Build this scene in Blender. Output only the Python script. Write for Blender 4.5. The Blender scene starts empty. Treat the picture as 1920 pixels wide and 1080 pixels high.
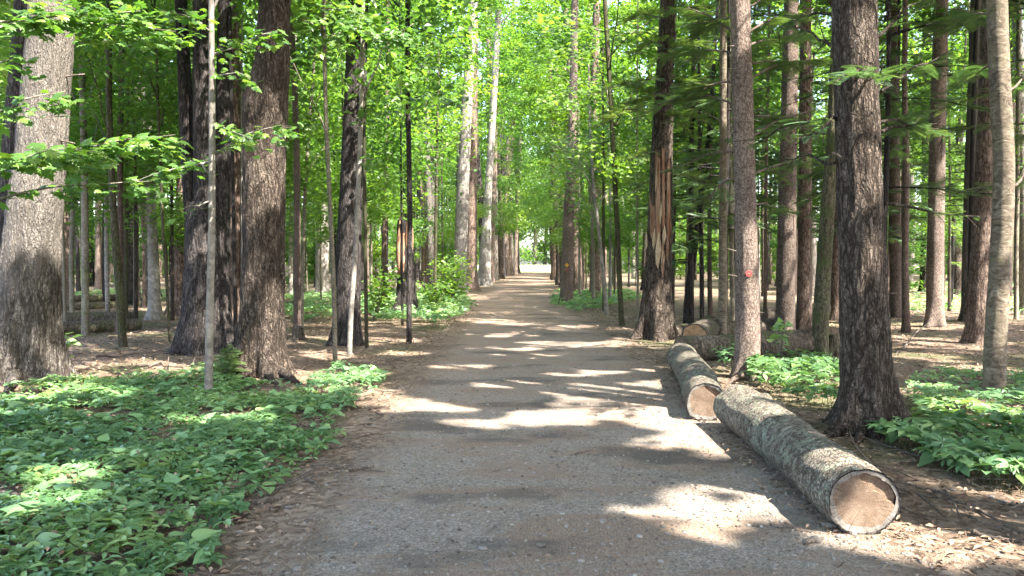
import bpy, bmesh, math, random
import numpy as np
from mathutils import Vector, Matrix

# ------------------------------------------------------------------ scene, camera, sky, sun, exposure
scene = bpy.context.scene
COL = scene.collection
random.seed(7)
RNG = np.random.default_rng(11)

F = 1478.0                      # focal length in photograph pixels (1920 wide)
CAMZ = 1.6
PITCH = math.atan(45.0 / F)
cam_d = bpy.data.cameras.new('camera'); cam = bpy.data.objects.new('camera', cam_d); COL.objects.link(cam)
cam_d.sensor_width = 36.0; cam_d.lens = 36.0 * F / 1920.0
cam_d.clip_start = 0.05; cam_d.clip_end = 2000
cam.location = (0, 0, CAMZ); cam.rotation_euler = (math.radians(90) - PITCH, 0, 0)
scene.camera = cam

SUN_EL = math.radians(52); SUN_AZ = math.atan2(0.76, -0.65)       # clockwise from +Y
S = np.array([math.cos(SUN_EL) * math.sin(SUN_AZ), math.cos(SUN_EL) * math.cos(SUN_AZ), math.sin(SUN_EL)])
world = bpy.data.worlds.new('World'); scene.world = world; world.use_nodes = True
wn = world.node_tree; wn.nodes.clear()
sky = wn.nodes.new('ShaderNodeTexSky'); sky.sky_type = 'NISHITA'; sky.sun_disc = False
sky.sun_elevation = SUN_EL; sky.sun_rotation = SUN_AZ
sky.air_density = 1.0; sky.dust_density = 4.0; sky.ozone_density = 0.6; sky.altitude = 100
bg = wn.nodes.new('ShaderNodeBackground'); bg.inputs[1].default_value = 0.15
wo = wn.nodes.new('ShaderNodeOutputWorld')
wn.links.new(sky.outputs[0], bg.inputs[0]); wn.links.new(bg.outputs[0], wo.inputs[0])
sun_d = bpy.data.lights.new('sun', 'SUN'); sun_d.energy = 3.5; sun_d.angle = math.radians(0.55); sun_d.color = (1.0, 0.93, 0.82)
sun = bpy.data.objects.new('sun', sun_d); COL.objects.link(sun)
sun.rotation_euler = Vector(S).to_track_quat('Z', 'Y').to_euler()
vs = scene.view_settings
scene.display_settings.display_device = 'sRGB'
vs.view_transform = 'Standard'; vs.look = 'None'; vs.gamma = 1.0; vs.use_curve_mapping = False
vs.exposure = 3.4
try:
    scene.cycles.max_bounces = 4; scene.cycles.diffuse_bounces = 3; scene.cycles.transmission_bounces = 3; scene.cycles.glossy_bounces = 2
    scene.cycles.sample_clamp_indirect = 6.0
except Exception: pass

# ------------------------------------------------------------------ helpers
def px_dir(px, py):
    a = (px - 960.0) / F; b = -(py - 540.0) / F
    cp, sp = math.cos(PITCH), math.sin(PITCH)
    return np.array([a, cp + b * sp, -sp + b * cp])
def px_ground(px, py, z=0.0):
    d = px_dir(px, py); t = (z - CAMZ) / d[2]
    return np.array([0, 0, CAMZ]) + d * t
def px_at(px, py, Y):
    d = px_dir(px, py); return np.array([0, 0, CAMZ]) + d * (Y / d[1])

def _hash(ix, iy, iz, seed):
    h = (ix.astype(np.int64) * 374761393 + iy.astype(np.int64) * 668265263 + iz.astype(np.int64) * 2147483647 + seed * 1274126177) & 0xffffffff
    h = ((h ^ (h >> 13)) * 1274126177) & 0xffffffff
    h = h ^ (h >> 16)
    return (h & 0xffff) / 65535.0
def vnoise(x, y, z=0.0, seed=0):
    x, y, z = np.broadcast_arrays(np.asarray(x, float), np.asarray(y, float), np.asarray(z, float))
    ix, iy, iz = np.floor(x), np.floor(y), np.floor(z)
    fx, fy, fz = x - ix, y - iy, z - iz
    fx = fx * fx * (3 - 2 * fx); fy = fy * fy * (3 - 2 * fy); fz = fz * fz * (3 - 2 * fz)
    r = 0
    for a in (0, 1):
        wx = fx if a else 1 - fx
        for b in (0, 1):
            wy = fy if b else 1 - fy
            for c in (0, 1):
                wz = fz if c else 1 - fz
                r = r + wx * wy * wz * _hash(ix + a, iy + b, iz + c, seed)
    return r
def fbm(x, y, z=0.0, seed=0, oct=4):
    r = 0; a = 0.5; k = 1.0; t = 0
    for i in range(oct):
        r = r + a * vnoise(np.asarray(x) * k, np.asarray(y) * k, np.asarray(z) * k, seed + i * 17); t += a; a *= 0.5; k *= 2.03
    return r / t
def sstep(a, b, x):
    t = np.clip((np.asarray(x, float) - a) / (b - a), 0, 1); return t * t * (3 - 2 * t)

def tag(o, label=None, cat=None, group=None, kind=None):
    if label: o['label'] = label
    if cat: o['category'] = cat
    if group: o['group'] = group
    if kind: o['kind'] = kind
    return o
def link(name, data, parent=None):
    o = bpy.data.objects.new(name, data); COL.objects.link(o)
    if parent is not None: o.parent = parent
    return o
def empty(name, loc=(0, 0, 0), rz=0.0):
    o = link(name, None); o.location = [float(c) for c in loc]; o.rotation_euler = (0, 0, rz); o.empty_display_size = 0.2
    return o
def mesh_np(name, verts, faces, mat=None, smooth=True, attrs=None, mat_idx=None):
    """verts (N,3), faces (M,k) array (k = 3 or 4) or a list of such arrays"""
    me = bpy.data.meshes.new(name)
    verts = np.asarray(verts, np.float32)
    if not isinstance(faces, list): faces = [faces]
    faces = [np.asarray(f, np.int32) for f in faces if len(f)]
    me.vertices.add(len(verts)); me.vertices.foreach_set('co', verts.ravel())
    loops = np.concatenate([f.ravel() for f in faces]); tot = np.concatenate([np.full(len(f), f.shape[1], np.int32) for f in faces])
    start = np.concatenate([[0], np.cumsum(tot)[:-1]]).astype(np.int32)
    me.loops.add(len(loops)); me.loops.foreach_set('vertex_index', loops)
    me.polygons.add(len(tot)); me.polygons.foreach_set('loop_start', start)
    try: me.polygons.foreach_set('loop_total', tot)
    except Exception: pass
    me.polygons.foreach_set('use_smooth', np.full(len(tot), smooth, bool))
    if mat is not None:
        for m in (mat if isinstance(mat, (list, tuple)) else [mat]): me.materials.append(m)
    if mat_idx is not None: me.polygons.foreach_set('material_index', np.asarray(mat_idx, np.int32))
    me.update(calc_edges=True)
    if attrs:
        for k, v in attrs.items():
            a = me.attributes.new(k, 'FLOAT', 'POINT'); a.data.foreach_set('value', np.asarray(v, np.float32).ravel())
    return me

def frames(n_vec, yaw):
    """rotation matrices (N,3,3): local z along n_vec, local x turned by yaw about it"""
    n = n_vec / np.linalg.norm(n_vec, axis=1, keepdims=True)
    t = np.stack([np.cos(yaw), np.sin(yaw), np.zeros_like(yaw)], 1)
    t = t - n * (t * n).sum(1, keepdims=True); t /= np.linalg.norm(t, axis=1, keepdims=True) + 1e-9
    b = np.cross(n, t)
    return np.stack([t, b, n], 2)
def scatter_arrays(tv, tf, pos, R, sc, tint):
    tv = np.asarray(tv, float); tf = np.asarray(tf, int)
    N, V = len(pos), len(tv)
    sc = np.broadcast_to(np.asarray(sc, float), (N,))
    v = np.einsum('nij,vj->nvi', R, tv) * sc[:, None, None] + pos[:, None, :]
    f = (tf[None] + (np.arange(N) * V)[:, None, None]).reshape(-1, tf.shape[1])
    return v.reshape(-1, 3), f, np.repeat(tint, V)
def scatter(name, tv, tf, pos, R, sc, tint, mat, smooth=False):
    v, f, t = scatter_arrays(tv, tf, pos, R, sc, tint)
    return mesh_np(name, v, f, mat, smooth, {'tint': t})

# leaf templates -------------------------------------------------
LEAF_V = [(-.5, 0, 0), (-.05, .30, .06), (.5, 0, -.06), (-.05, -.30, .06)]; LEAF_F = [(0, 1, 2), (0, 2, 3)]
def maple_template():
    pts = [(0, 0), (.10, .16), (.02, .36), (.24, .30), (.34, .52), (.46, .30), (.62, .40), (.66, .20), (1, 0)]
    out = pts + [(x, -y) for x, y in pts[-2:0:-1]]
    v = [(.36, 0, .02)] + [(x, y, -.16 * abs(y) - .10 * x * x + (.05 if i % 2 else 0)) for i, (x, y) in enumerate(out)]
    n = len(out)
    return v, [(0, 1 + i, 1 + (i + 1) % n) for i in range(n)]
MAPLE_V, MAPLE_F = maple_template()
def heart_template():
    pts = [(0, 0), (-.06, .16), (.04, .32), (.22, .36), (.5, .27), (.8, .11), (1, 0)]
    out = pts + [(x, -y) for x, y in pts[-2:0:-1]]
    v = [(.3, 0, -.04)] + [(x, y, .10 * abs(y) - .18 * x * x) for x, y in out]
    n = len(out)
    return v, [(0, 1 + i, 1 + (i + 1) % n) for i in range(n)]
HEART_V, HEART_F = heart_template()
def palmate_template(k=5):
    v, f = [], []
    for i in range(k):
        a = math.radians(-100 + 200 * i / (k - 1)) if k > 3 else math.radians((-105, 0, 105)[i])
        L = 1.0 - .28 * abs(i - (k - 1) / 2) / ((k - 1) / 2)
        b = len(v)
        for x, y, z in [(.04, 0, 0), (.35, .13, .05), (.68, .20, .03), (1, 0, -.12), (.68, -.20, .03), (.35, -.13, .05), (.6, 0, -.01)]:
            x *= L; y *= L
            v.append((x * math.cos(a) - y * math.sin(a), x * math.sin(a) + y * math.cos(a), z - .06 * x * x))
        for q in range(6): f.append((b + 6, b + q, b + (q + 1) % 6))
    return v, f
PALM_V, PALM_F = palmate_template(5)
TRI_V, TRI_F = palmate_template(3)
def palm_low():
    v, f = [], []
    for i in range(5):
        a = math.radians(-100 + 50 * i); L = 1 - .14 * abs(i - 2); b = len(v)
        for x, y, z in [(.0, 0, 0), (.6, .2, .05), (1, 0, -.14), (.6, -.2, .05)]:
            x *= L; y *= L; v.append((x * math.cos(a) - y * math.sin(a), x * math.sin(a) + y * math.cos(a), z))
        f += [(b, b + 1, b + 2), (b, b + 2, b + 3)]
    return v, f
LOW_V, LOW_F = palm_low()
def spray_template():
    v, f = [], []
    def blade(x0, y0, x1, y1, w, z0, z1):
        b = len(v); dx, dy = x1 - x0, y1 - y0; L = math.hypot(dx, dy); nx, ny = -dy / L * w, dx / L * w
        xm, ym, zm = (x0 + x1) / 2, (y0 + y1) / 2, (z0 + z1) / 2 + .008
        v.extend([(x0, y0, z0), (xm + nx, ym + ny, zm), (x1, y1, z1), (xm - nx, ym - ny, zm)]); f.extend([(b, b + 1, b + 2), (b, b + 2, b + 3)])
    blade(0, 0, 1, 0, .022, 0, -.16)
    for i in range(12):
        x = .06 + .075 * i; L = .36 * (1 - x) ** .7 + .05
        for s in (-1, 1):
            xx = x + (.04 if s > 0 else 0)
            blade(xx, 0, xx + L * .72, s * L * .75, .021, -.16 * xx * xx, -.16 * xx * xx - .06 * L - .03)
    return v, f
SPRAY_V, SPRAY_F = spray_template()

# tubes ----------------------------------------------------------
def tube_arrays(pts, rad, n=8, cap=True, wob=0.0, seed=0):
    P = np.asarray(pts, float); rad = np.asarray(rad, float); m = len(P)
    T = np.gradient(P, axis=0); T /= np.linalg.norm(T, axis=1, keepdims=True) + 1e-9
    ref = np.array([0, 0, 1.0]) if abs(T[0][2]) < .8 else np.array([1.0, 0, 0])
    U = np.zeros_like(P); u = np.cross(ref, T[0]); u /= np.linalg.norm(u)
    for i in range(m):
        u = u - T[i] * np.dot(u, T[i]); u /= np.linalg.norm(u); U[i] = u
    W = np.cross(T, U)
    th = np.linspace(0, 2 * np.pi, n, endpoint=False)
    r = np.repeat(rad[:, None], n, 1)
    if wob:
        r = r * (1 + wob * (fbm(np.cos(th)[None] * 1.6 + 5, np.sin(th)[None] * 1.6 + 5, np.arange(m)[:, None] * .35, seed) - .5) * 2)
    v = P[:, None] + (U[:, None] * np.cos(th)[None, :, None] + W[:, None] * np.sin(th)[None, :, None]) * r[..., None]
    v = v.reshape(-1, 3)
    i = np.arange(m - 1)[:, None] * n; j = np.arange(n)[None]; j2 = (j + 1) % n
    q = np.stack([i + j, i + j2, i + n + j2, i + n + j], -1).reshape(-1, 4)
    faces = [q]
    if cap:
        v = np.vstack([v, P[0], P[-1]]); a = m * n
        jj = np.arange(n); faces.append(np.concatenate([np.stack([np.full(n, a), (jj + 1) % n, jj], 1), np.stack([np.full(n, a + 1), (m - 1) * n + jj, (m - 1) * n + (jj + 1) % n], 1)]))
    return v, faces
def join_arrays(parts):
    V, Q, T = [], [], []; b = 0
    for v, fs in parts:
        V.append(v)
        for f in fs: (Q if f.shape[1] == 4 else T).append(f + b)
        b += len(v)
    out = []
    if Q: out.append(np.concatenate(Q))
    if T: out.append(np.concatenate(T))
    return np.concatenate(V), out
def curve_pts(a, b, n, sag=0.0, jit=0.0, seed=0):
    a, b = np.asarray(a, float), np.asarray(b, float); t = np.linspace(0, 1, n)[:, None]
    p = a + (b - a) * t
    p[:, 2] += (sag * 4 * t * (1 - t))[:, 0]
    if jit:
        r = np.random.default_rng(seed); w = r.normal(0, jit, (n, 3)); w[0] = 0; w[-1] = 0
        w = (w + np.roll(w, 1, 0) + np.roll(w, -1, 0)) / 3; p += w
    return p

# ------------------------------------------------------------------ materials
def new_mat(name):
    m = bpy.data.materials.new(name); m.use_nodes = True; nt = m.node_tree; nt.nodes.clear()
    out = nt.nodes.new('ShaderNodeOutputMaterial'); return m, nt, out
class NT:
    def __init__(s, nt): s.nt = nt
    def n(s, t, **kw):
        nd = s.nt.nodes.new('ShaderNode' + t)
        for k, v in kw.items(): setattr(nd, k, v)
        return nd
    def l(s, a, b): s.nt.links.new(a, b)
    def coords(s, which='Object', scale=(1, 1, 1), rnd=False):
        tc = s.n('TexCoord'); mp = s.n('Mapping'); mp.inputs['Scale'].default_value = scale
        src = tc.outputs[which]
        if rnd:
            oi = s.n('ObjectInfo'); mul = s.n('Math', operation='MULTIPLY'); mul.inputs[1].default_value = 37.0; s.l(oi.outputs['Random'], mul.inputs[0])
            ad = s.n('VectorMath', operation='ADD'); s.l(src, ad.inputs[0]); s.l(mul.outputs[0], ad.inputs[1]); src = ad.outputs[0]
        s.l(src, mp.inputs['Vector']); return mp.outputs[0]
    def noise(s, vec, scale, detail=4, rough=.55, dist=0.0):
        nd = s.n('TexNoise'); nd.inputs['Scale'].default_value = scale; nd.inputs['Detail'].default_value = detail; nd.inputs['Roughness'].default_value = rough; nd.inputs['Distortion'].default_value = dist
        s.l(vec, nd.inputs['Vector']); return nd
    def voro(s, vec, scale, feature='F1', rand=1.0):
        nd = s.n('TexVoronoi', feature=feature); nd.inputs['Scale'].default_value = scale; nd.inputs['Randomness'].default_value = rand; s.l(vec, nd.inputs['Vector']); return nd
    def ramp(s, fac, stops, interp='LINEAR'):
        nd = s.n('ValToRGB'); cr = nd.color_ramp; cr.interpolation = interp
        while len(cr.elements) > 1: cr.elements.remove(cr.elements[-1])
        for i, (p, c) in enumerate(stops):
            e = cr.elements[0] if i == 0 else cr.elements.new(p)
            e.position = p; c = (c, c, c) if isinstance(c, (int, float)) else c; e.color = (*c, 1)
        s.l(fac, nd.inputs[0]); return nd.outputs[0]
    def mix(s, fac, a, b, mode='MIX'):
        nd = s.n('Mix', data_type='RGBA', blend_type=mode)
        for sock, v in ((nd.inputs[0], fac), (nd.inputs[6], a), (nd.inputs[7], b)):
            if isinstance(v, (int, float)): sock.default_value = v
            elif isinstance(v, tuple): sock.default_value = (*v, 1)
            else: s.l(v, sock)
        return nd.outputs[2]
    def math(s, op, a, b=None):
        nd = s.n('Math', operation=op)
        for i, v in enumerate((a, b)):
            if v is None: continue
            if isinstance(v, (int, float)): nd.inputs[i].default_value = v
            else: s.l(v, nd.inputs[i])
        return nd.outputs[0]
    def bump(s, h, strength, dist, prev=None):
        nd = s.n('Bump'); nd.inputs['Strength'].default_value = strength; nd.inputs['Distance'].default_value = dist
        s.l(h, nd.inputs['Height'])
        if prev is not None: s.l(prev, nd.inputs['Normal'])
        return nd.outputs[0]
    def attr(s, name): nd = s.n('Attribute'); nd.attribute_name = name; return nd.outputs['Fac']
def finish(m, N, out, col, rough=.85, normal=None, spec=.3):
    p = N.n('BsdfPrincipled')
    if isinstance(col, tuple): p.inputs['Base Color'].default_value = (*col, 1)
    else: N.l(col, p.inputs['Base Color'])
    if isinstance(rough, (int, float)): p.inputs['Roughness'].default_value = rough
    else: N.l(rough, p.inputs['Roughness'])
    p.inputs['Specular IOR Level'].default_value = spec
    if normal is not None: N.l(normal, p.inputs['Normal'])
    N.l(p.outputs[0], out.inputs[0]); return m

def bark_mat(name, dark, mid, light, scale=16, stretch=.2, crack=.16, moss=0.0, lichen=0.0, bump=1.0, dist=.025, deep=False, upper=False):
    """plates between long ragged furrows: ridged stretched noise, broken across by small cells"""
    m, nt, out = new_mat(name); N = NT(nt)
    base = N.coords('Object', (1, 1, 1), rnd=True)
    mp = N.n('Mapping'); mp.inputs['Scale'].default_value = (1, 1, stretch); N.l(base, mp.inputs['Vector'])
    rn = N.noise(mp.outputs[0], scale, 4, .55, .35)
    rid = N.math('ABSOLUTE', N.math('SUBTRACT', rn.outputs['Fac'], .5))
    h1 = N.ramp(rid, [(0, 0.0), (crack * .35, .55), (crack, 1.0)])
    mp2 = N.n('Mapping'); mp2.inputs['Scale'].default_value = (1, 1, min(1.0, stretch * 2.6)); N.l(base, mp2.inputs['Vector'])
    wz = N.noise(base, 14, 3); wsc = N.n('VectorMath', operation='SCALE'); N.l(wz.outputs['Color'], wsc.inputs[0]); wsc.inputs['Scale'].default_value = .06
    wad = N.n('VectorMath', operation='ADD'); N.l(mp2.outputs[0], wad.inputs[0]); N.l(wsc.outputs[0], wad.inputs[1])
    v = N.voro(wad.outputs[0], scale * 2.6, 'DISTANCE_TO_EDGE'); vc = N.voro(wad.outputs[0], scale * 2.6, 'F1')
    h2 = N.ramp(v.outputs['Distance'], [(0, .35), (.13, 1.0)])
    if deep:
        rn3 = N.noise(mp.outputs[0], scale * .55, 3, .5, .6); rid3 = N.math('ABSOLUTE', N.math('SUBTRACT', rn3.outputs['Fac'], .5))
        h1 = N.math('MULTIPLY', h1, N.ramp(rid3, [(0, .0), (.018, .35), (.05, 1.0)]))
    hh0 = N.math('MULTIPLY', h1, h2)
    fine = N.noise(mp2.outputs[0], scale * 6, 6, .7)
    big = N.noise(base, 1.7, 3)
    col = N.mix(hh0, dark, mid)
    lf = N.ramp(fine.outputs['Fac'], [(.38, 0.0), (.70, 1.0)])
    col = N.mix(N.math('MULTIPLY', lf, hh0), col, light)
    rc = N.n('SeparateColor'); N.l(vc.outputs['Color'], rc.inputs[0])
    pv = N.math('MULTIPLY_ADD', rc.outputs[0], .55); nt.nodes[-1].inputs[2].default_value = .70
    col = N.mix(1.0, col, pv, 'MULTIPLY')
    bv = N.ramp(big.outputs['Fac'], [(.3, .70), (.7, 1.22)])
    col = N.mix(1.0, col, bv, 'MULTIPLY')
    oi = N.n('ObjectInfo'); ov = N.math('MULTIPLY_ADD', oi.outputs['Random'], .45); nt.nodes[-1].inputs[2].default_value = .78
    col = N.mix(1.0, col, ov, 'MULTIPLY')
    if lichen:
        ln = N.noise(base, 11.0, 10, .78, .8); lm = N.ramp(ln.outputs['Fac'], [(.51, 0.0), (.55, 1.0)]); lb = N.noise(base, 2.2, 4)
        lm = N.math('MULTIPLY', lm, N.ramp(lb.outputs['Fac'], [(.40, .15), (.58, lichen)]))
        col = N.mix(lm, col, (.25, .275, .20))
        ln = N.noise(base, 24.0, 8, .75, .3); lm = N.ramp(ln.outputs['Fac'], [(.57, 0.0), (.62, .75)]); col = N.mix(lm, col, (.27, .262, .235))
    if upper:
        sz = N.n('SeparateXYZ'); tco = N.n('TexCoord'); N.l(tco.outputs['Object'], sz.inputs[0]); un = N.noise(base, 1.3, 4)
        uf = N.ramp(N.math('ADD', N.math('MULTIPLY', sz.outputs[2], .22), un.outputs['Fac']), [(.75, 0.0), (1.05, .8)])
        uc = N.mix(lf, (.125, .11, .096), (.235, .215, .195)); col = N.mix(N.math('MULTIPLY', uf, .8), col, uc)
    if moss:
        ln = N.noise(base, 3.5, 5, .7); lm = N.ramp(ln.outputs['Fac'], [(.56 - .14 * moss, 0.0), (.72 - .1 * moss, 1.0)])
        col = N.mix(N.math('MULTIPLY', lm, .7), col, (.055, .075, .022))
    hh = N.math('MULTIPLY_ADD', fine.outputs['Fac'], .45); nt.nodes[-1].inputs[2].default_value = 0; N.l(hh0, nt.nodes[-1].inputs[2])
    nrm = N.bump(hh, bump, dist)
    return finish(m, N, out, col, .92, nrm, .15)
BARK = {
    'pine': bark_mat('furrowed_pine_bark', (.022, .016, .012), (.095, .073, .058), (.20, .165, .14), 14, .26, .10, dist=.035, deep=True),
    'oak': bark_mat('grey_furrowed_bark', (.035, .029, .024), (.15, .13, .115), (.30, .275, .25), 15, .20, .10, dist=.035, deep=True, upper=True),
    'dark': bark_mat('dark_wet_bark', (.012, .010, .010), (.055, .047, .045), (.135, .122, .118), 18, .2, .10, deep=True),
    'spruce': bark_mat('scaly_spruce_bark', (.05, .032, .025), (.15, .112, .092), (.30, .25, .22), 26, .55, .10, bump=.8, dist=.012),
    'red': bark_mat('reddish_pine_bark', (.04, .026, .02), (.15, .105, .084), (.27, .215, .182), 15, .25, .13, dist=.014),
    'smooth': bark_mat('smooth_grey_bark', (.12, .108, .094), (.165, .15, .131), (.23, .213, .19), 5, 1.0, .012, bump=.25, dist=.006),
    'sapling': bark_mat('sapling_bark', (.07, .06, .045), (.155, .138, .108), (.24, .22, .18), 22, .6, .06, moss=.35, bump=.4, dist=.004),
    'mossy': bark_mat('mossy_bark', (.025, .022, .014), (.085, .075, .05), (.16, .145, .10), 18, .25, .12, moss=.7, dist=.012),
    'log': bark_mat('lichened_log_bark', (.07, .054, .04), (.19, .155, .124), (.31, .268, .225), 14, .8, .06, lichen=.8, bump=1.0, dist=.02),
    'oldlog': bark_mat('old_log_bark', (.03, .024, .018), (.10, .082, .066), (.19, .16, .135), 12, .35, .10, moss=.5, dist=.015),
    'pale': bark_mat('pale_grey_bark', (.10, .088, .078), (.20, .182, .166), (.31, .29, .27), 11, .3, .09, bump=.5, dist=.012),
}
def birch_mat():
    m, nt, out = new_mat('peeling_birch_bark'); N = NT(nt)
    base = N.coords('Object', (1, 1, 1), rnd=True); st = N.coords('Object', (1, 1, 1.7), rnd=True)
    a = N.noise(st, 7, 8, .72, 1.2); b = N.noise(base, 2.2, 3)
    col = N.ramp(a.outputs['Fac'], [(.32, (.028, .021, .015)), (.46, (.095, .075, .054)), (.57, (.165, .135, .10)), (.74, (.30, .265, .215))])
    col = N.mix(N.ramp(b.outputs['Fac'], [(.5, 0.0), (.68, .75)]), col, (.14, .115, .08))
    mo = N.noise(base, 5, 5, .7); col = N.mix(N.ramp(mo.outputs['Fac'], [(.55, 0.0), (.66, .6)]), col, (.13, .125, .065))
    le = N.noise(N.coords('Object', (1, 1, 9), rnd=True), 16, 3, .5); col = N.mix(N.ramp(le.outputs['Fac'], [(.60, 0.0), (.66, .85)]), col, (.03, .022, .016))
    return finish(m, N, out, col, .8, N.bump(a.outputs['Fac'], 1.0, .02), .25)
BARK['birch'] = birch_mat()

def leaf_mat(name, c0, c1, c2, t_gain=1.5, fac=.42, rough=.5, spec=.35):
    m, nt, out = new_mat(name); N = NT(nt)
    t = N.attr('tint')
    col = N.ramp(t, [(0, c0), (.5, c1), (1, c2)])
    oi = N.n('ObjectInfo'); ov = N.ramp(oi.outputs['Random'], [(0, (1, 1, 1))] if 'undergrowth' in name else [(0, (.62, .72, .80)), (.35, (.85, .90, .9)), (.7, (1.08, 1.02, .9)), (1, (1.38, 1.18, .85))]); col = N.mix(1.0, col, ov, 'MULTIPLY')
    p = N.n('BsdfPrincipled'); p.inputs['Roughness'].default_value = rough; p.inputs['Specular IOR Level'].default_value = spec
    N.l(col, p.inputs['Base Color'])
    tr = N.n('BsdfTranslucent'); tc = N.mix(1.0, col, (1.12 * t_gain, 1.12 * t_gain, .48 * t_gain), 'MULTIPLY'); N.l(tc, tr.inputs[0])
    mx = N.n('MixShader'); mx.inputs[0].default_value = fac
    N.l(p.outputs[0], mx.inputs[1]); N.l(tr.outputs[0], mx.inputs[2]); N.l(mx.outputs[0], out.inputs[0]); return m
LEAF = {
    'maple': leaf_mat('maple_leaf', (.042, .10, .024), (.075, .155, .032), (.135, .225, .045), 1.75, .48, .42, .45),
    'beech': leaf_mat('canopy_leaf', (.04, .095, .022), (.072, .15, .03), (.13, .215, .04), 1.75, .48, .5),
    'conifer': leaf_mat('conifer_needles', (.045, .092, .045), (.075, .14, .062), (.14, .21, .085), 1.4, .34, .5, .4),
    'herb': leaf_mat('undergrowth_leaf', (.082, .175, .08), (.14, .256, .112), (.23, .33, .118), 1.3, .36, .48, .45),
    'litter': None,
}
def litter_leaf():
    m, nt, out = new_mat('dead_leaf'); N = NT(nt); t = N.attr('tint')
    col = N.ramp(t, [(0, (.06, .038, .026)), (.35, (.15, .10, .068)), (.7, (.25, .178, .125)), (1, (.38, .295, .225))])
    return finish(m, N, out, col, .8, None, .2)
LEAF['litter'] = litter_leaf()

def litter_nodes(N, vec):
    v1 = N.voro(vec, 22, 'F1'); s1 = N.n('SeparateColor'); N.l(v1.outputs['Color'], s1.inputs[0])
    v2 = N.noise(vec, 60, 5, .7); v3 = N.noise(vec, .9, 4)
    c = N.ramp(s1.outputs[0], [(0, (.05, .034, .024)), (.35, (.12, .085, .061)), (.7, (.20, .15, .112)), (1, (.30, .235, .182))])
    c = N.mix(N.ramp(v2.outputs['Fac'], [(.35, 0.0), (.7, .7)]), c, (.18, .128, .094))
    c = N.mix(N.ramp(v3.outputs['Fac'], [(.45, 0.0), (.65, .5)]), c, (.06, .045, .033))
    h = N.math('ADD', N.math('MULTIPLY', s1.outputs[1], .6), v2.outputs['Fac'])
    return c, h
def ground_mat():
    m, nt, out = new_mat('leaf_litter_ground'); N = NT(nt); vec = N.coords('Object')
    c, h = litter_nodes(N, vec)
    gn = N.noise(vec, .35, 4, .6); gm = N.ramp(gn.outputs['Fac'], [(.5, 0.0), (.62, .55)])
    c = N.mix(gm, c, (.06, .085, .03))
    return finish(m, N, out, c, .95, N.bump(h, .9, .02), .1)
def path_mat():
    m, nt, out = new_mat('gravel_path_surface'); N = NT(nt); vec = N.coords('Object')
    c2, h2 = litter_nodes(N, vec)
    v1 = N.voro(vec, 105, 'F1'); s1 = N.n('SeparateColor'); N.l(v1.outputs['Color'], s1.inputs[0])
    v1b = N.voro(vec, 48, 'F1'); s1b = N.n('SeparateColor'); N.l(v1b.outputs['Color'], s1b.inputs[0])
    g = N.ramp(s1.outputs[0], [(0, (.12, .10, .082)), (.5, (.195, .165, .138)), (.85, (.27, .233, .197)), (1, (.40, .355, .31))])
    g = N.mix(N.ramp(s1b.outputs[1], [(.80, 0.0), (.86, .6)]), g, (.29, .265, .24))
    fine = N.noise(vec, 180, 4, .7); g = N.mix(N.ramp(fine.outputs['Fac'], [(.4, 0.0), (.75, .6)]), g, (.095, .08, .067))
    # pine needles drift over the gravel in bands, dark bare soil in others
    wv = N.coords('Object', (.55, 1.6, 1)); nd = N.noise(wv, 1.1, 6, .62, .8)
    nm = N.ramp(nd.outputs['Fac'], [(.47, 0.0), (.58, .8)])
    ndl = N.coords('Object', (1, .25, 1)); nfine = N.noise(ndl, 120, 3, .6)
    ncol = N.ramp(nfine.outputs['Fac'], [(.35, (.12, .08, .056)), (.65, (.26, .187, .14))])
    yv = N.n('SeparateXYZ'); N.l(vec, yv.inputs[0])
    far = N.ramp(N.math('MULTIPLY', yv.outputs[1], 1 / 60.0), [(.10, .05), (.40, .8)])
    g = N.mix(N.math('MAXIMUM', nm, far), g, ncol)
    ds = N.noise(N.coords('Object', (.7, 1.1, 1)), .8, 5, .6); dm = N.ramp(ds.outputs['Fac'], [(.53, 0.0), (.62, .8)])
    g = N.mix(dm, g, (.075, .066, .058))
    e = N.attr('edge'); en = N.noise(vec, 2.2, 6, .65)
    ef = N.math('ADD', e, N.math('MULTIPLY_ADD', en.outputs['Fac'], .9)); nt.nodes[-2].inputs[2].default_value = -.45
    em = N.ramp(ef, [(.30, 0.0), (.72, 1.0)])
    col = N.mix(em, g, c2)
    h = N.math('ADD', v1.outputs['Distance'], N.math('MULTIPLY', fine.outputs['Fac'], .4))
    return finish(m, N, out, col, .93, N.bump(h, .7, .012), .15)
def field_mat():
    m, nt, out = new_mat('sunlit_grass'); N = NT(nt); vec = N.coords('Object'); a = N.noise(vec, .8, 5)
    return finish(m, N, out, N.ramp(a.outputs['Fac'], [(.3, (.17, .20, .08)), (.7, (.30, .30, .15))]), .95)
def stone_mat():
    m, nt, out = new_mat('pebble_stone'); N = NT(nt); t = N.attr('tint'); vec = N.coords('Object')
    c = N.ramp(t, [(0, (.08, .068, .057)), (.45, (.15, .13, .112)), (.8, (.215, .195, .175)), (1, (.31, .285, .26))])
    a = N.noise(vec, 90, 4, .6); c = N.mix(N.ramp(a.outputs['Fac'], [(.35, .35), (.65, 0.0)]), c, (.06, .054, .05))
    return finish(m, N, out, c, .85, N.bump(a.outputs['Fac'], .3, .003), .25)
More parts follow.
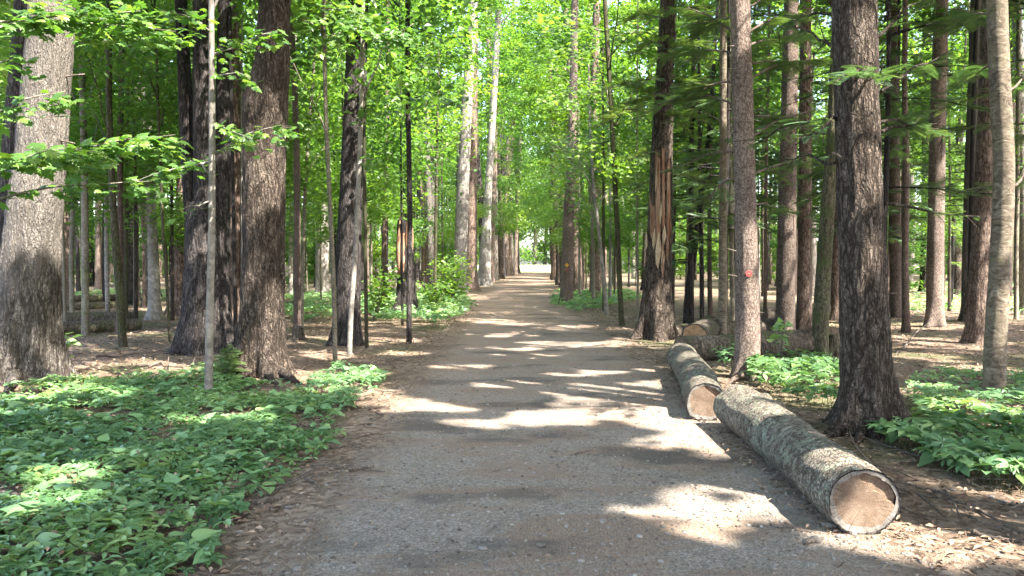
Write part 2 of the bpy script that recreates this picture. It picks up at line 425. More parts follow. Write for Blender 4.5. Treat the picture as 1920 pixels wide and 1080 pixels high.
def cut_wood(name, c0, c1, c2, ring=60, blotch=.5):
    m, nt, out = new_mat(name); N = NT(nt); vec = N.coords('Object')
    sx = N.n('SeparateXYZ'); N.l(vec, sx.inputs[0])
    nz = N.noise(vec, 6, 4); big = N.noise(vec, 9, 5, .6)
    r = N.math('SQRT', N.math('ADD', N.math('MULTIPLY', sx.outputs[0], sx.outputs[0]), N.math('MULTIPLY', sx.outputs[2], sx.outputs[2])))
    rw = N.math('ADD', N.math('MULTIPLY', r, ring * 7.0), N.math('MULTIPLY', nz.outputs['Fac'], 16.0))
    w = N.math('SINE', rw)
    ang = N.math('ARCTAN2', sx.outputs[2], sx.outputs[0])
    cv = N.n('CombineXYZ'); N.l(N.math('MULTIPLY', N.math('COSINE', ang), 7.0), cv.inputs[0]); N.l(N.math('MULTIPLY', N.math('SINE', ang), 7.0), cv.inputs[1]); N.l(N.math('MULTIPLY', r, 2.0), cv.inputs[2])
    cn = N.noise(cv.outputs[0], 1.6, 4, .6); ck = N.math('ABSOLUTE', N.math('SUBTRACT', cn.outputs['Fac'], .5))
    crack = N.ramp(ck, [(0, 1.0), (.006, .7), (.02, 0.0)])
    saw = N.noise(N.coords('Object', (3, 1, 45)), 3, 3); fine = N.noise(vec, 60, 5, .7)
    c = N.ramp(big.outputs['Fac'], [(.32, c0), (.5, c1), (.68, c2)])
    c = N.mix(N.ramp(w, [(-.2, 0.0), (1.0, .22)]), c, tuple(q * .6 for q in c0))
    c = N.mix(N.ramp(saw.outputs['Fac'], [(.48, 0.0), (.7, .35)]), c, c2)
    c = N.mix(N.ramp(fine.outputs['Fac'], [(.45, 0.0), (.75, .4)]), c, tuple(q * .6 for q in c0))
    c = N.mix(N.math('MULTIPLY', crack, .8), c, tuple(q * .2 for q in c0))
    h = N.math('SUBTRACT', N.math('ADD', saw.outputs['Fac'], N.math('MULTIPLY', fine.outputs['Fac'], .5)), crack)
    return finish(m, N, out, c, .85, N.bump(h, .5, .006), .15)
def plain(name, c, rough=.6, spec=.3, var=0.0):
    m, nt, out = new_mat(name); N = NT(nt); vec = N.coords('Object'); a = N.noise(vec, 25, 4)
    k = N.mix(N.ramp(a.outputs['Fac'], [(.35, 0.0), (.7, var)]), c, tuple(x * .5 for x in c))
    return finish(m, N, out, k, rough, None, spec)
def splinter_mat():
    m, nt, out = new_mat('torn_wood'); N = NT(nt); vec = N.coords('Object', (1, 1, .06)); a = N.noise(vec, 45, 5, .65); b = N.noise(N.coords('Object', (1, 1, .4)), 3.5, 4)
    c = N.ramp(a.outputs['Fac'], [(.32, (.085, .044, .026)), (.5, (.235, .15, .10)), (.68, (.36, .275, .20))])
    c = N.mix(N.ramp(b.outputs['Fac'], [(.42, 0.0), (.6, .75)]), c, (.16, .075, .042))
    return finish(m, N, out, c, .85, N.bump(a.outputs['Fac'], .8, .01), .15)
M_GROUND = ground_mat(); M_PATH = path_mat(); M_FIELD = field_mat(); M_STONE = stone_mat(); M_TORN = splinter_mat()
M_SPLINT = plain('pale_splinter_wood', (.40, .31, .21), .85, .15, .7)
M_SAP = cut_wood('weathered_sapwood', (.09, .08, .068), (.17, .155, .137), (.235, .22, .20), 40)
M_HEART = cut_wood('sawn_heartwood', (.11, .075, .052), (.16, .113, .08), (.21, .155, .115), 55)
M_ORANGE = cut_wood('fresh_sawn_wood', (.20, .11, .055), (.33, .20, .11), (.42, .28, .165), 60)
M_STICK = bark_mat('dead_stick', (.05, .038, .03), (.12, .096, .078), (.23, .195, .165), 40, .2, .1, bump=.4, dist=.003)
M_STEM = plain('green_stem', (.045, .055, .024), .6, .3, .4)

# ------------------------------------------------------------------ terrain
def path_c(y):
    y = np.asarray(y, float); return .40 + .00052 * np.clip(y - 30, 0, None) ** 2 + .0
def path_hw(y): return 1.78 + .16 * (fbm(np.asarray(y) * .35, 3.0, 0, 5, 3) - .5) * 2
def base_h(x, y):
    x = np.asarray(x, float); y = np.asarray(y, float)
    d = np.abs(x - path_c(y)); off = sstep(1.7, 3.2, d)
    h = .10 * (fbm(x * .22, y * .22, 0, 3, 3) - .5) * off + .06 * (fbm(x * 1.3, y * 1.3, 0, 9, 3) - .5) * off
    h = h + .018 * (fbm(x * .9, y * .9, 0, 21, 3) - .5) + .35 * sstep(45, 110, y)
    return h
def axis(fine0, fine1, step, lo, hi, grow=1.16):
    a = list(np.arange(fine0, fine1 + 1e-6, step)); s = step
    while a[-1] < hi: s *= grow; a.append(a[-1] + s)
    s = step; left = [fine0]
    while left[-1] > lo: s *= grow; left.append(left[-1] - s)
    return np.array(left[:0:-1] + a)
def build_ground():
    xs = axis(-13, 13, .13, -500, 500, 1.14); ys = axis(1.5, 26, .13, -300, 700, 1.10)
    X, Y = np.meshgrid(xs, ys)
    Z = base_h(X, Y)
    d = np.abs(X - path_c(Y)) - path_hw(Y)
    inpath = (Y > -20) & (Y < 112)
    Z = Z - .06 * (1 - sstep(-.45, .22, d)) * inpath
    Z = Z + .022 * (fbm(X * 5, Y * 5, 0, 31, 2) - .5) * sstep(0, .5, d)
    v = np.stack([X, Y, Z], -1).reshape(-1, 3); n = len(xs); m = len(ys)
    i = (np.arange(m - 1)[:, None] * n + np.arange(n - 1)[None]).ravel()
    f = np.stack([i, i + 1, i + n + 1, i + n], 1)
    o = link('forest_floor', mesh_np('forest_floor', v, f, M_GROUND)); tag(o, 'brown leaf litter covering the forest floor on both sides of the path', kind='structure')
def build_path():
    ys = axis(1.5, 24, .11, -18, 114, 1.06); u = np.linspace(-1, 1, 49)
    Y = np.repeat(ys[:, None], len(u), 1); hw = path_hw(Y) + .75
    X = path_c(Y) + u[None] * hw
    d = np.abs(u)[None] * hw - path_hw(Y)
    crown = .015 * (1 - u[None] ** 2)
    Z = base_h(X, Y) + crown - .085 * sstep(.25, .72, d) + .012 * (fbm(X * 2.6, Y * 2.6, 0, 41, 3) - .5) + .004
    edge = sstep(-.95, .50, d)
    v = np.stack([X, Y, Z], -1).reshape(-1, 3); n = len(u); m = len(ys)
    i = (np.arange(m - 1)[:, None] * n + np.arange(n - 1)[None]).ravel()
    f = np.stack([i, i + 1, i + n + 1, i + n], 1)
    o = link('gravel_path', mesh_np('gravel_path', v, f, M_PATH, True, {'edge': edge.ravel()})); tag(o, 'wide grey gravel path running straight into the wood', kind='structure')
def build_field():
    xs = np.linspace(-9, 17, 60); ys = np.linspace(111, 150, 40); X, Y = np.meshgrid(xs, ys)
    Z = base_h(X, Y) + .03 + 1.0 * sstep(112, 150, Y) + .05 * fbm(X, Y, 0, 4, 2)
    v = np.stack([X, Y, Z], -1).reshape(-1, 3); n = 60; m = 40
    i = (np.arange(m - 1)[:, None] * n + np.arange(n - 1)[None]).ravel()
    o = link('meadow', mesh_np('meadow', v, np.stack([i, i + 1, i + n + 1, i + n], 1), M_FIELD)); tag(o, 'bright sunlit meadow at the far end of the path', kind='structure')
build_ground(); build_path(); build_field()
def gz(x, y): return float(base_h(x, y))

# ------------------------------------------------------------------ sun gaps in the canopy: where leaves leave the light through
GAPS = []            # (x, y, z, rx, ry)
def gap_px(px, py, hw, hh, z=0.0):
    c = px_ground(px, py, z); e = px_ground(px + hw, py, z); t = px_ground(px, py - hh, z); b = px_ground(px, py + hh, z)
    GAPS.append((c[0], (t[1] + b[1]) / 2, z, abs(e[0] - c[0]), max(.05, abs(t[1] - b[1]) / 2)))
def gap_at(px, py, Y, r): p = px_at(px, py, Y); r = r * 1.35 + .06; GAPS.append((p[0], p[1] - .1, p[2], r, r))
for g in [(1110, 777, 135, 7), (1225, 787, 55, 7), (960, 797, 115, 5), (1300, 828, 70, 13), (1345, 850, 35, 8), (1275, 958, 70, 10), (1400, 974, 88, 12), (1330, 1002, 50, 5),
          (1760, 985, 80, 16), (1830, 1015, 90, 18), (1690, 1020, 50, 10), (800, 770, 60, 7), (715, 758, 50, 6), (1190, 746, 85, 8), (1110, 748, 40, 5), (950, 724, 40, 4), (560, 705, 50, 8),
          (1000, 668, 60, 4), (960, 655, 70, 4), (1040, 645, 60, 3), (1150, 648, 110, 5), (940, 629, 60, 3), (1020, 620, 60, 3), (960, 606, 60, 4), (1010, 598, 70, 4),
          (950, 587, 70, 5), (1000, 575, 60, 4), (960, 563, 60, 4), (1030, 553, 40, 3), (980, 545, 50, 3), (1000, 535, 40, 2),
          (1480, 738, 80, 34), (1440, 722, 45, 22), (1545, 745, 30, 22), (650, 722, 48, 20), (700, 740, 25, 10), (90, 742, 60, 9), (410, 790, 60, 10), (440, 800, 40, 8), (130, 905, 50, 26), (80, 960, 40, 12),
          (600, 572, 80, 18), (720, 590, 80, 14), (830, 575, 60, 22), (800, 600, 50, 10), (1740, 612, 60, 5), (1790, 640, 110, 9), (1730, 668, 70, 8), (1850, 690, 70, 7), (1780, 655, 60, 5), (1880, 560, 60, 10), (1760, 560, 60, 8),
          (300, 625, 60, 8), (250, 640, 60, 5), (200, 690, 70, 6), (150, 710, 40, 5), (340, 590, 40, 8), (600, 668, 50, 6), (590, 640, 60, 5), (720, 640, 50, 5), (740, 665, 40, 4),
          (1120, 615, 60, 5), (1130, 565, 70, 8), (1800, 790, 60, 10), (1730, 735, 40, 12), (1850, 760, 40, 10), (1900, 930, 40, 12), (1100, 700, 50, 4), (870, 690, 50, 3), (1600, 610, 60, 6)]: gap_px(*g)
GAPS += [(2.16, 5.25, .40, .5, .16), (2.16, 7.6, .42, .4, .3), (2.15, 7.1, .42, .3, .12), (2.35, 10.2, .4, .3, .25), (2.25, 9.4, .4, .3, .14), (2.1, 8.6, .4, .35, .22), (2.1, 4.62, .25, .12, .3), (2.0, 8.0, .2, .25, .2)]
for g in [(118, 30, 10.7, .38), (112, 120, 10.7, .34), (105, 200, 10.7, .30), (105, 300, 10.7, .26), (80, 360, 10.7, .25), (45, 440, 10.7, .3), (25, 490, 10.7, .22), (1625, 20, 7.75, .28), (1635, 90, 7.75, .10),
          (1418, 660, 11, .28), (1420, 610, 11, .2), (1415, 560, 11, .14), (1408, 450, 11, .10), (1415, 690, 11, .25), (1875, 60, 9.65, .3), (1880, 150, 9.65, .3), (1885, 230, 9.65, .25), (1890, 330, 9.65, .2), (1880, 420, 9.65, .15),
          (530, 690, 11.5, .25), (522, 640, 11.5, .12), (425, 620, 13.9, .2), (1225, 625, 16.3, .4), (1250, 600, 16.3, .15), (1760, 500, 19.7, .25), (1765, 580, 19.7, .25), (1755, 400, 19.7, .2),
          (1490, 480, 17.5, .2), (1490, 570, 17.5, .2), (1485, 430, 17.5, .15), (680, 140, 15.3, .15), (885, 60, 46, .6), (875, 250, 46, .7), (868, 380, 46, .6), (912, 400, 56, .8), (908, 480, 56, .8), (905, 520, 56, .8), (930, 60, 56, .7), (1570, 560, 22, .2), (1065, 540, 31.5, .3)]: gap_at(*g)
for g in [(80, 250, 7.2, .45), (180, 262, 7.4, .45), (290, 262, 7.6, .4), (240, 345, 7.8, .3), (100, 40, 7.6, .5), (230, 30, 7.8, .5), (450, 80, 10, .5), (520, 60, 10, .5), (640, 50, 13, .8), (740, 70, 14, .8), (480, 250, 9.8, .3), (1660, 150, 7, .3), (1720, 245, 8.4, .35), (1590, 150, 7, .3), (1190, 60, 20, 1.0), (1090, 120, 21, 1.2), (1080, 250, 21, 1.0)]: gap_at(*g)
GA = np.array(GAPS)
STAT = []
def carve(P):
    """keep mask: drops leaves whose shadow would fall on one of the sunlit spots"""
    keep = np.ones(len(P), bool)
    hi = P[:, 2] > 3.6
    for gx, gy, gzz, rx, ry in GA:
        t = (P[:, 2] - gzz) / S[2]
        xp = P[:, 0] - S[0] * t; yp = P[:, 1] - S[1] * t
        u = (xp - gx) / (rx + .19); w = (yp - gy) / (ry + .19); q = u * u + w * w
        c = np.nonzero((q < 1.9) & hi & (t > 0) & keep)[0]
        if len(c): keep[c[q[c] < 1.05 + 3.3 * (fbm(xp[c] * 2.2 + gx, yp[c] * 4.4, 0, 63, 3) - .5)]] = False
    return keep

# ------------------------------------------------------------------ crowns
def crown_points(c, rx, ry, rz, n, clumps, seed, flat=.35, cr=.85):
    r = np.random.default_rng(seed)
    d = r.normal(size=(clumps, 3)); d /= np.linalg.norm(d, axis=1, keepdims=True)
    rad = r.uniform(.15, 1, clumps) ** .5
    C = np.asarray(c) + d * rad[:, None] * np.array([rx, ry, rz])
    k = r.integers(0, clumps, n); sz = r.uniform(.5, 1.25, clumps)[k]
    P = C[k] + r.normal(size=(n, 3)) * np.array([cr, cr, cr * flat]) * sz[:, None] * .6
    tint = np.clip(r.uniform(.1, .9, clumps)[k] * .6 + r.uniform(0, 1, n) * .4, 0, 1)
    return P, tint, C
def leaf_frames(n, seed, tilt=.55):
    r = np.random.default_rng(seed)
    nv = np.stack([r.normal(0, tilt, n), r.normal(0, tilt, n), np.ones(n)], 1)
    return frames(nv, r.uniform(0, 2 * np.pi, n))
def leaves_mesh(name, P, tint, size, mat, seed, tv=LEAF_V, tf=LEAF_F, tilt=.55):
    r = np.random.default_rng(seed + 1)
    return scatter(name, tv, tf, P, leaf_frames(len(P), seed, tilt), size * r.uniform(.7, 1.25, len(P)), tint, mat)

def trunk_arrays(pts, rads, n=20, step=.25, flare=.5, amp=.05, seed=0, furrow=0, roots=5):
    """pts (k,3) relative to the base, any lean; rings stay level"""
    pts = np.asarray(pts, float); rads = np.asarray(rads, float)
    z = pts[:, 2]; H = z[-1]
    zs = [0.0]; s = step * .35
    while zs[-1] < H: zs.append(min(H, zs[-1] + s)); s = min(step * (1 + zs[-1] * .12), s * 1.25)
    zs = np.array(zs)
    x = np.interp(zs, z, pts[:, 0]); y = np.interp(zs, z, pts[:, 1]); r = np.interp(zs, z, rads)
    for _ in range(3):
        for a in (x, y, r): a[1:-1] = (a[:-2] + 2 * a[1:-1] + a[2:]) / 4
    th = np.linspace(0, 2 * np.pi, n, endpoint=False); TH, Z = np.meshgrid(th, zs)
    R = np.repeat(r[:, None], n, 1); rb = rads[0]
    if flare:
        e = np.exp(-Z / (rb * 1.25)) + .35 * np.exp(-Z / (rb * .5)); lob = .55 + .45 * np.cos(roots * TH + seed) + .35 * np.cos((roots - 2) * TH + seed * 1.7)
        R = R * (1 + flare * e * np.clip(lob, .05, 2))
    cx, cy = np.cos(TH), np.sin(TH)
    R = R * (1 + amp * 2 * (fbm(cx * 1.2 + 9, cy * 1.2 + 9, Z * .8, seed, 3) - .5))
    if furrow:
        k = rb * 15
        nz = fbm(cx * k + 40, cy * k + 40, Z * 3.0, seed + 5, 2); rid = 1 - np.abs(nz - .5) * 4
        R = R - furrow * np.clip(rid, 0, 1) * (.5 + .8 * np.exp(-Z / 2.0))
    V = np.stack([x[:, None] + cx * R, y[:, None] + cy * R, Z - .12 * (Z < 1e-6)], -1).reshape(-1, 3)
    m = len(zs); i = np.arange(m - 1)[:, None] * n; j = np.arange(n)[None]; j2 = (j + 1) % n
    q = np.stack([i + j, i + j2, i + n + j2, i + n + j], -1).reshape(-1, 4)
    V = np.vstack([V, [x[-1], y[-1], H + .02]]); jj = np.arange(n)
    top = np.stack([np.full(n, m * n), (m - 1) * n + jj, (m - 1) * n + (jj + 1) % n], 1)
    return V, [q, top]

CANOPY_LEAVES = []
def add_limbs(root, C, zlo, tx, ty, H, r, bark, seed, nmax=9):
    rr = np.random.default_rng(seed); parts = []
    for c in C[rr.permutation(len(C))[:nmax]]:
        z0 = max(zlo * .8, c[2] - rr.uniform(.5, 2.0)); z0 = min(z0, H * .95)
        a = np.array([tx(z0), ty(z0), z0]); p = curve_pts(a, c, 7, .15, .08, int(rr.integers(1e6)))
        parts.append(tube_arrays(p, np.linspace(max(.02, r * .35 * (1 - z0 / (H * 1.2))), .008, 7), 6))
    for prt in parts:
        v, f = prt; link('limb', mesh_np('limb', v, f, BARK[bark]), root)
def canopy_tree(name, label, cat, group, loc, pts, rads, bark, H, zlo, crad, nleaf=7500, leaf='beech', size=.20, n=20, step=.3, furrow=0, flare=.5, seed=0, off=(0, 0), limbs=6, amp=.05, clumps=46, roots=5):
    """a tree of its own: trunk as traced, crown carved for the gaps in the canopy above"""
    root = empty(name, loc); tag(root, label, cat, group)
    pts = np.asarray(pts, float); rads = np.asarray(rads, float)
    if pts[-1][2] < H:                                    # carry the stem on into its crown
        k = max(0, len(pts) - 3); d = (pts[-1] - pts[k]) / max(.3, pts[-1][2] - pts[k][2])
        top = pts[-1] + d * (H - pts[-1][2]) * .5; top[2] = H
        pts = np.vstack([pts, top]); rads = np.append(rads, max(.02, rads[-1] * .25))
    v, f = trunk_arrays(pts, rads, n, step, flare, amp, seed, furrow, roots)
    link('trunk', mesh_np('trunk', v, f, BARK[bark]), root)
    tx = lambda z: np.interp(z, pts[:, 2], pts[:, 0]); ty = lambda z: np.interp(z, pts[:, 2], pts[:, 1])
    zc = (zlo + H) / 2
    if nleaf:
        c = np.array([tx(zc) + off[0], ty(zc) + off[1], zc])
        P, tint, C = crown_points(c, crad, crad, (H - zlo) / 2 + .4, nleaf, clumps, seed + 3)
        P = P[:]; k = carve(P + np.asarray(loc)); P, tint = P[k], tint[k]
        CANOPY_LEAVES.append(P + np.asarray(loc))
        link('crown', leaves_mesh('crown', P, tint, size, LEAF[leaf], seed), root)
        if limbs: add_limbs(root, C, zlo, tx, ty, H, rads[0], bark, seed + 8, limbs)
    return root
def traced(name, label, base, trace, bark, H=17, zlo=8.5, crad=3.2, cat='tree', group=None, Y=None, **kw):
    """base pixel on the ground, trace = (x, y, width) up the trunk, all in the depth of the base"""
    g = px_ground(*base); Yd = g[1] if Y is None else Y
    g = px_at(base[0], base[1], Yd); g[2] = gz(g[0], g[1])
    pts = [np.array([0, 0, 0.0])]; w0 = trace[0][2]; rads = [w0 / 2 * Yd / F]
    for x, y, w in trace:
        p = px_at(x, y, Yd) - g; pts.append(p); rads.append(w / 2 * Yd / F)
    return canopy_tree(name, label, cat, group, g, pts, rads, bark, H, zlo, crad, **kw), g, Yd

# ---- near and middle trees that the photograph singles out
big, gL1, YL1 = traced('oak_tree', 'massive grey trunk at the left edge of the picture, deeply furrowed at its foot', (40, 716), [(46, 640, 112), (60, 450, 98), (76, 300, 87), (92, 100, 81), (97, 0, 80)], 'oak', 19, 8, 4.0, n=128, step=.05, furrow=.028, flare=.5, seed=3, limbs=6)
pine3, gL3, YL3 = traced('oak_tree', 'thick brown furrowed trunk with a sunlit root flare behind the pale sapling', (490, 702), [(490, 640, 82), (494, 480, 78), (496, 300, 79), (497, 190, 84), (510, 120, 64), (516, 0, 58)], 'pine', 18, 8, 3.6, n=112, step=.05, furrow=.022, flare=.8, seed=5)
traced('oak_tree', 'dark trunk standing close behind the massive grey trunk at the left edge', (6, 700), [(10, 600, 60), (22, 400, 56), (40, 200, 50), (52, 0, 46)], 'dark', 18, 9, 3.2, n=40, step=.1, furrow=.014, flare=.4, seed=6)
r1, gR1, YR1 = traced('pine_tree', 'thick dark pine trunk with flared roots beside the near log', (1624, 806), [(1622, 700, 92), (1620, 560, 88), (1613, 400, 84), (1606, 200, 80), (1601, 0, 79)], 'pine', 19, 7.5, 3.6, n=128, step=.04, furrow=.018, flare=.8, seed=8)
r2, gR2, YR2 = traced('spruce_tree', 'straight scaly spruce trunk carrying the red trail marker', (1400, 708), [(1402, 640, 46), (1400, 480, 41), (1396, 300, 39), (1387, 0, 37)], 'spruce', 17, 7, 3.0, n=64, step=.06, furrow=.006, flare=.5, seed=13, amp=.06)
r3, gR3, YR3 = traced('birch_tree', 'peeling pale birch trunk at the right edge with sunlit upper stem', (1864, 742), [(1866, 650, 39), (1873, 520, 36), (1880, 420, 38), (1883, 300, 37), (1874, 150, 36), (1869, 0, 35)], 'birch', 14, 7, 3.0, n=56, step=.06, furrow=.004, flare=.25, seed=15, amp=.07)
r5, gR5, YR5 = traced('snag_tree', 'broken pine with torn orange wood and pale splinters beside the path', (1230, 636), [(1232, 580, 58), (1234, 510, 50), (1238, 420, 46), (1240, 300, 42), (1246, 150, 33), (1252, 0, 28)], 'pine', 15, 9, 2.4, n=80, step=.07, furrow=.012, flare=.6, seed=21, nleaf=4000)
for args in [
    ('pine_tree', 'dark straight trunk flanked by two thin leaning saplings left of the path', (650, 648), [(650, 600, 50), (655, 450, 46), (664, 250, 42), (672, 0, 38)], 'dark', 17, 8, 3.2, dict(n=48, step=.08, furrow=.010, flare=.5, seed=31)),
    ('pine_tree', 'brown trunk half hidden behind the dark forked trunk', (438, 632), [(438, 560, 26), (438, 300, 24), (436, 0, 22)], 'red', 16, 8, 2.8, dict(n=28, seed=33)),
    ('pine_tree', 'pale grey trunk leaning right over the shrub left of the path', (862, 548), [(863, 500, 26), (868, 350, 23), (876, 180, 20), (888, 0, 16)], 'pale', 26, 17, 3.6, dict(n=28, seed=35)),
    ('pine_tree', 'dark reddish trunk just right of the pale leaning trunk', (884, 546), [(884, 500, 22), (886, 300, 17), (890, 0, 14)], 'red', 24, 14, 3.2, dict(n=24, seed=37)),
    ('pine_tree', 'whitish trunk standing at the left edge of the far path', (908, 536), [(909, 500, 23), (914, 380, 15), (922, 250, 13), (936, 0, 11)], 'pale', 26, 17, 3.2, dict(n=24, flare=.7, seed=39)),
    ('spruce_tree', 'spruce trunk carrying the yellow marker at the right edge of the path', (1062, 570), [(1063, 520, 23), (1066, 400, 20), (1073, 280, 17), (1078, 0, 13)], 'spruce', 20, 10, 3.0, dict(n=32, seed=41)),
    ('pine_tree', 'brown pine trunk behind the yellow marked spruce', (1122, 548), [(1122, 480, 17), (1128, 300, 14), (1132, 0, 11)], 'red', 22, 12, 3.0, dict(n=20, seed=43)),
    ('spruce_tree', 'pale thin trunk in front of the crossing log', (1354, 638), [(1355, 560, 16), (1356, 300, 14), (1356, 0, 12)], 'birch', 14, 8, 2.2, dict(n=24, flare=.3, seed=45, nleaf=4500)),
    ('spruce_tree', 'straight brown trunk right of the red marked spruce', (1472, 632), [(1473, 560, 34), (1478, 300, 31), (1484, 0, 27)], 'spruce', 18, 8, 3.0, dict(n=40, step=.1, seed=47)),
    ('pine_tree', 'reddish trunk between the straight brown trunk and the dark leaning one', (1508, 622), [(1508, 560, 27), (1510, 300, 23), (1510, 0, 20)], 'red', 17, 8, 2.8, dict(n=32, step=.12, seed=49)),
    ('hemlock_tree', 'dark mossy trunk leaning right behind the thick dark pine', (1536, 668), [(1540, 580, 29), (1550, 420, 26), (1562, 250, 22), (1572, 0, 18)], 'mossy', 14, 6, 2.6, dict(n=32, step=.1, seed=51)),
    ('pine_tree', 'pinkish trunk seen between the leaning hemlock and the thick pine', (1567, 600), [(1567, 540, 18), (1568, 300, 16), (1568, 0, 14)], 'red', 18, 9, 2.8, dict(n=20, seed=53)),
    ('pine_tree', 'grey trunk rising just right of the thick dark pine', (1680, 596), [(1680, 520, 22), (1676, 300, 20), (1672, 0, 18)], 'spruce', 18, 9, 2.8, dict(n=24, seed=55)),
    ('pine_tree', 'sunlit pink brown trunk standing on the litter right of the thick pine', (1753, 614), [(1753, 540, 30), (1757, 300, 28), (1765, 0, 24)], 'spruce', 19, 8, 3.0, dict(n=36, step=.12, seed=57)),
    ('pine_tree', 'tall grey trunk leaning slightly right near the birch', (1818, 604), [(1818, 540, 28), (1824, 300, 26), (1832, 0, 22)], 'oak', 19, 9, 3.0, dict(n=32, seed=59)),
    ('pine_tree', 'dark reddish trunk just left of the peeling birch', (1832, 644), [(1834, 580, 38), (1844, 400, 35), (1852, 200, 32), (1858, 0, 30)], 'red', 18, 8, 3.0, dict(n=44, step=.1, seed=61)),
    ('pine_tree', 'far grey trunk in the green clearing on the right', (1736, 548), [(1736, 500, 20), (1738, 300, 18), (1738, 0, 16)], 'dark', 20, 10, 3.0, dict(n=20, seed=63)),
    ('maple_tree', 'grey trunk with a fluted foot left of the dark forked tree', (290, 600), [(290, 540, 22), (284, 400, 16), (280, 200, 14), (276, 0, 12)], 'smooth', 15, 7, 2.8, dict(n=24, flare=.8, seed=65)),
    ('pine_tree', 'split dark snag behind the forked tree', (332, 592), [(336, 540, 34), (340, 470, 26), (344, 300, 20), (344, 100, 16)], 'red', 13, 8, 2.2, dict(n=24, seed=67, nleaf=3500)),
    ('maple_tree', 'white sunlit trunk behind the two saplings left of the path', (604, 556), [(604, 500, 24), (610, 300, 22), (622, 0, 20)], 'pale', 20, 9, 3.0, dict(n=24, seed=69)),
    ('pine_tree', 'dark trunk in shade between the massive grey trunk and the saplings', (243, 572), [(243, 480, 20), (244, 200, 17), (244, 0, 15)], 'dark', 18, 9, 2.8, dict(n=20, seed=71)),
]:
    kw = args[-1]; traced(*args[:5], args[5], args[6], args[7], **kw)

# forked tree: one foot, three stems
def forked_tree():
    base = (388, 664); g = px_ground(*base); Y = g[1]; g[2] = gz(g[0], g[1])
    root = empty('forked_tree', g); tag(root, 'dark trunk dividing into three upright stems behind the pale sapling', 'tree')
    def tr(tr_): return [px_at(x, y, Y) - g for x, y, w in tr_], [w / 2 * Y / F for x, y, w in tr_]
    p, r = tr([(390, 664, 88), (390, 600, 86), (389, 520, 82), (388, 440, 78), (388, 380, 60)]); p[0][2] = 0
    v, f = trunk_arrays(p, r, 96, .06, .45, .06, 71, .020, 5); link('trunk', mesh_np('trunk', v, f, BARK['dark']), root)
    for k, t in enumerate([[(368, 480, 36), (360, 380, 32), (350, 250, 27), (344, 120, 24), (338, 0, 22), (320, -500, 14)], [(392, 480, 46), (388, 380, 42), (384, 200, 38), (382, 0, 34), (380, -500, 18)], [(412, 480, 34), (414, 380, 31), (417, 200, 28), (420, 0, 25), (430, -500, 14)]]):
        p, r = tr(t); p = np.array(p); p[:, 1] += (.02, -.06, .05)[k]
        n = 40; q = np.stack([np.interp(np.linspace(0, 1, n), np.linspace(0, 1, len(p)), p[:, a]) for a in range(3)], 1); rr = np.interp(np.linspace(0, 1, n), np.linspace(0, 1, len(p)), r)
        for _ in range(3): q[1:-1] = (q[:-2] + 2 * q[1:-1] + q[2:]) / 4
        link('stem', mesh_np('stem', *tube_arrays(q, rr, 32, True, .05, k), BARK['dark']), root)
    P, t, C = crown_points((0, 0, 13), 3.6, 3.6, 5, 8000, 46, 77); k = carve(P + g); CANOPY_LEAVES.append(P[k] + g)
    link('crown', leaves_mesh('crown', P[k], t[k], .2, LEAF['beech'], 78), root)
forked_tree()

def stubs(root, g, Y, specs, bark, seed, r0=.014):
    for k, (x0, y0, x1, y1) in enumerate(specs):
        a = px_at(x0, y0, Y) - g; b = px_at(x1, y1, Y - .12) - g
        link('branch_stub', mesh_np('branch_stub', *tube_arrays(curve_pts(a, b, 6, .01, .01, seed + k), np.linspace(r0, r0 * .5, 6), 8, True, .3, seed + k), M_STICK), root)
stubs(r1, gR1, YR1, [(1606, 318, 1562, 286)], 'pine', 1, .022); stubs(r1, gR1, YR1, [(1612, 420, 1668, 404), (1618, 560, 1684, 548), (1604, 150, 1655, 160)], 'pine', 5, .011)
_q = np.random.default_rng(8)
stubs(r2, gR2, YR2, [(1398, y, 1398 + sgn * 34, y + d) for y, sgn, d in zip(_q.uniform(30, 600, 14), _q.choice([-1, 1], 14), _q.uniform(-14, 8, 14))], 'spruce', 20, .010)
stubs(pine3, gL3, YL3, [(500, 250, 552, 236), (496, 400, 446, 388), (495, 520, 545, 512)], 'pine', 50, .012); stubs(big, gL1, YL1, [(90, 150, 158, 140), (80, 260, 140, 270)], 'oak', 60, .016)
def roots(root, g, Y, specs, bark, seed):
    for k, (x0, y0, x1, y1, r0) in enumerate(specs):
        a = px_ground(x0, y0); b = px_ground(x1, y1); a = g + (a - g) * .45; a[2] = gz(*a[:2]) + r0 * 2.0; b[2] = gz(*b[:2]) - .03
        p = curve_pts(a - g, b - g, 10, -.02, .015, seed + k); p[:, 2] += .35 * r0 * np.sin(np.linspace(0, 3.1, 10))
        link('root', mesh_np('root', *tube_arrays(p, np.linspace(r0, r0 * .35, 10), 12, True, .15, seed + k), BARK[bark]), root)
roots(pine3, gL3, YL3, [(515, 702, 572, 722, .09), (470, 704, 440, 716, .07), (500, 706, 520, 726, .07)], 'pine', 1)
roots(r1, gR1, YR1, [(1600, 806, 1548, 822, .075), (1650, 806, 1700, 812, .07), (1622, 812, 1600, 836, .06)], 'pine', 11)
roots(r2, gR2, YR2, [(1392, 708, 1358, 724, .05), (1412, 710, 1440, 716, .04)], 'spruce', 21)
roots(big, gL1, YL1, [(85, 716, 130, 728, .10), (30, 720, 10, 740, .10)], 'oak', 41)
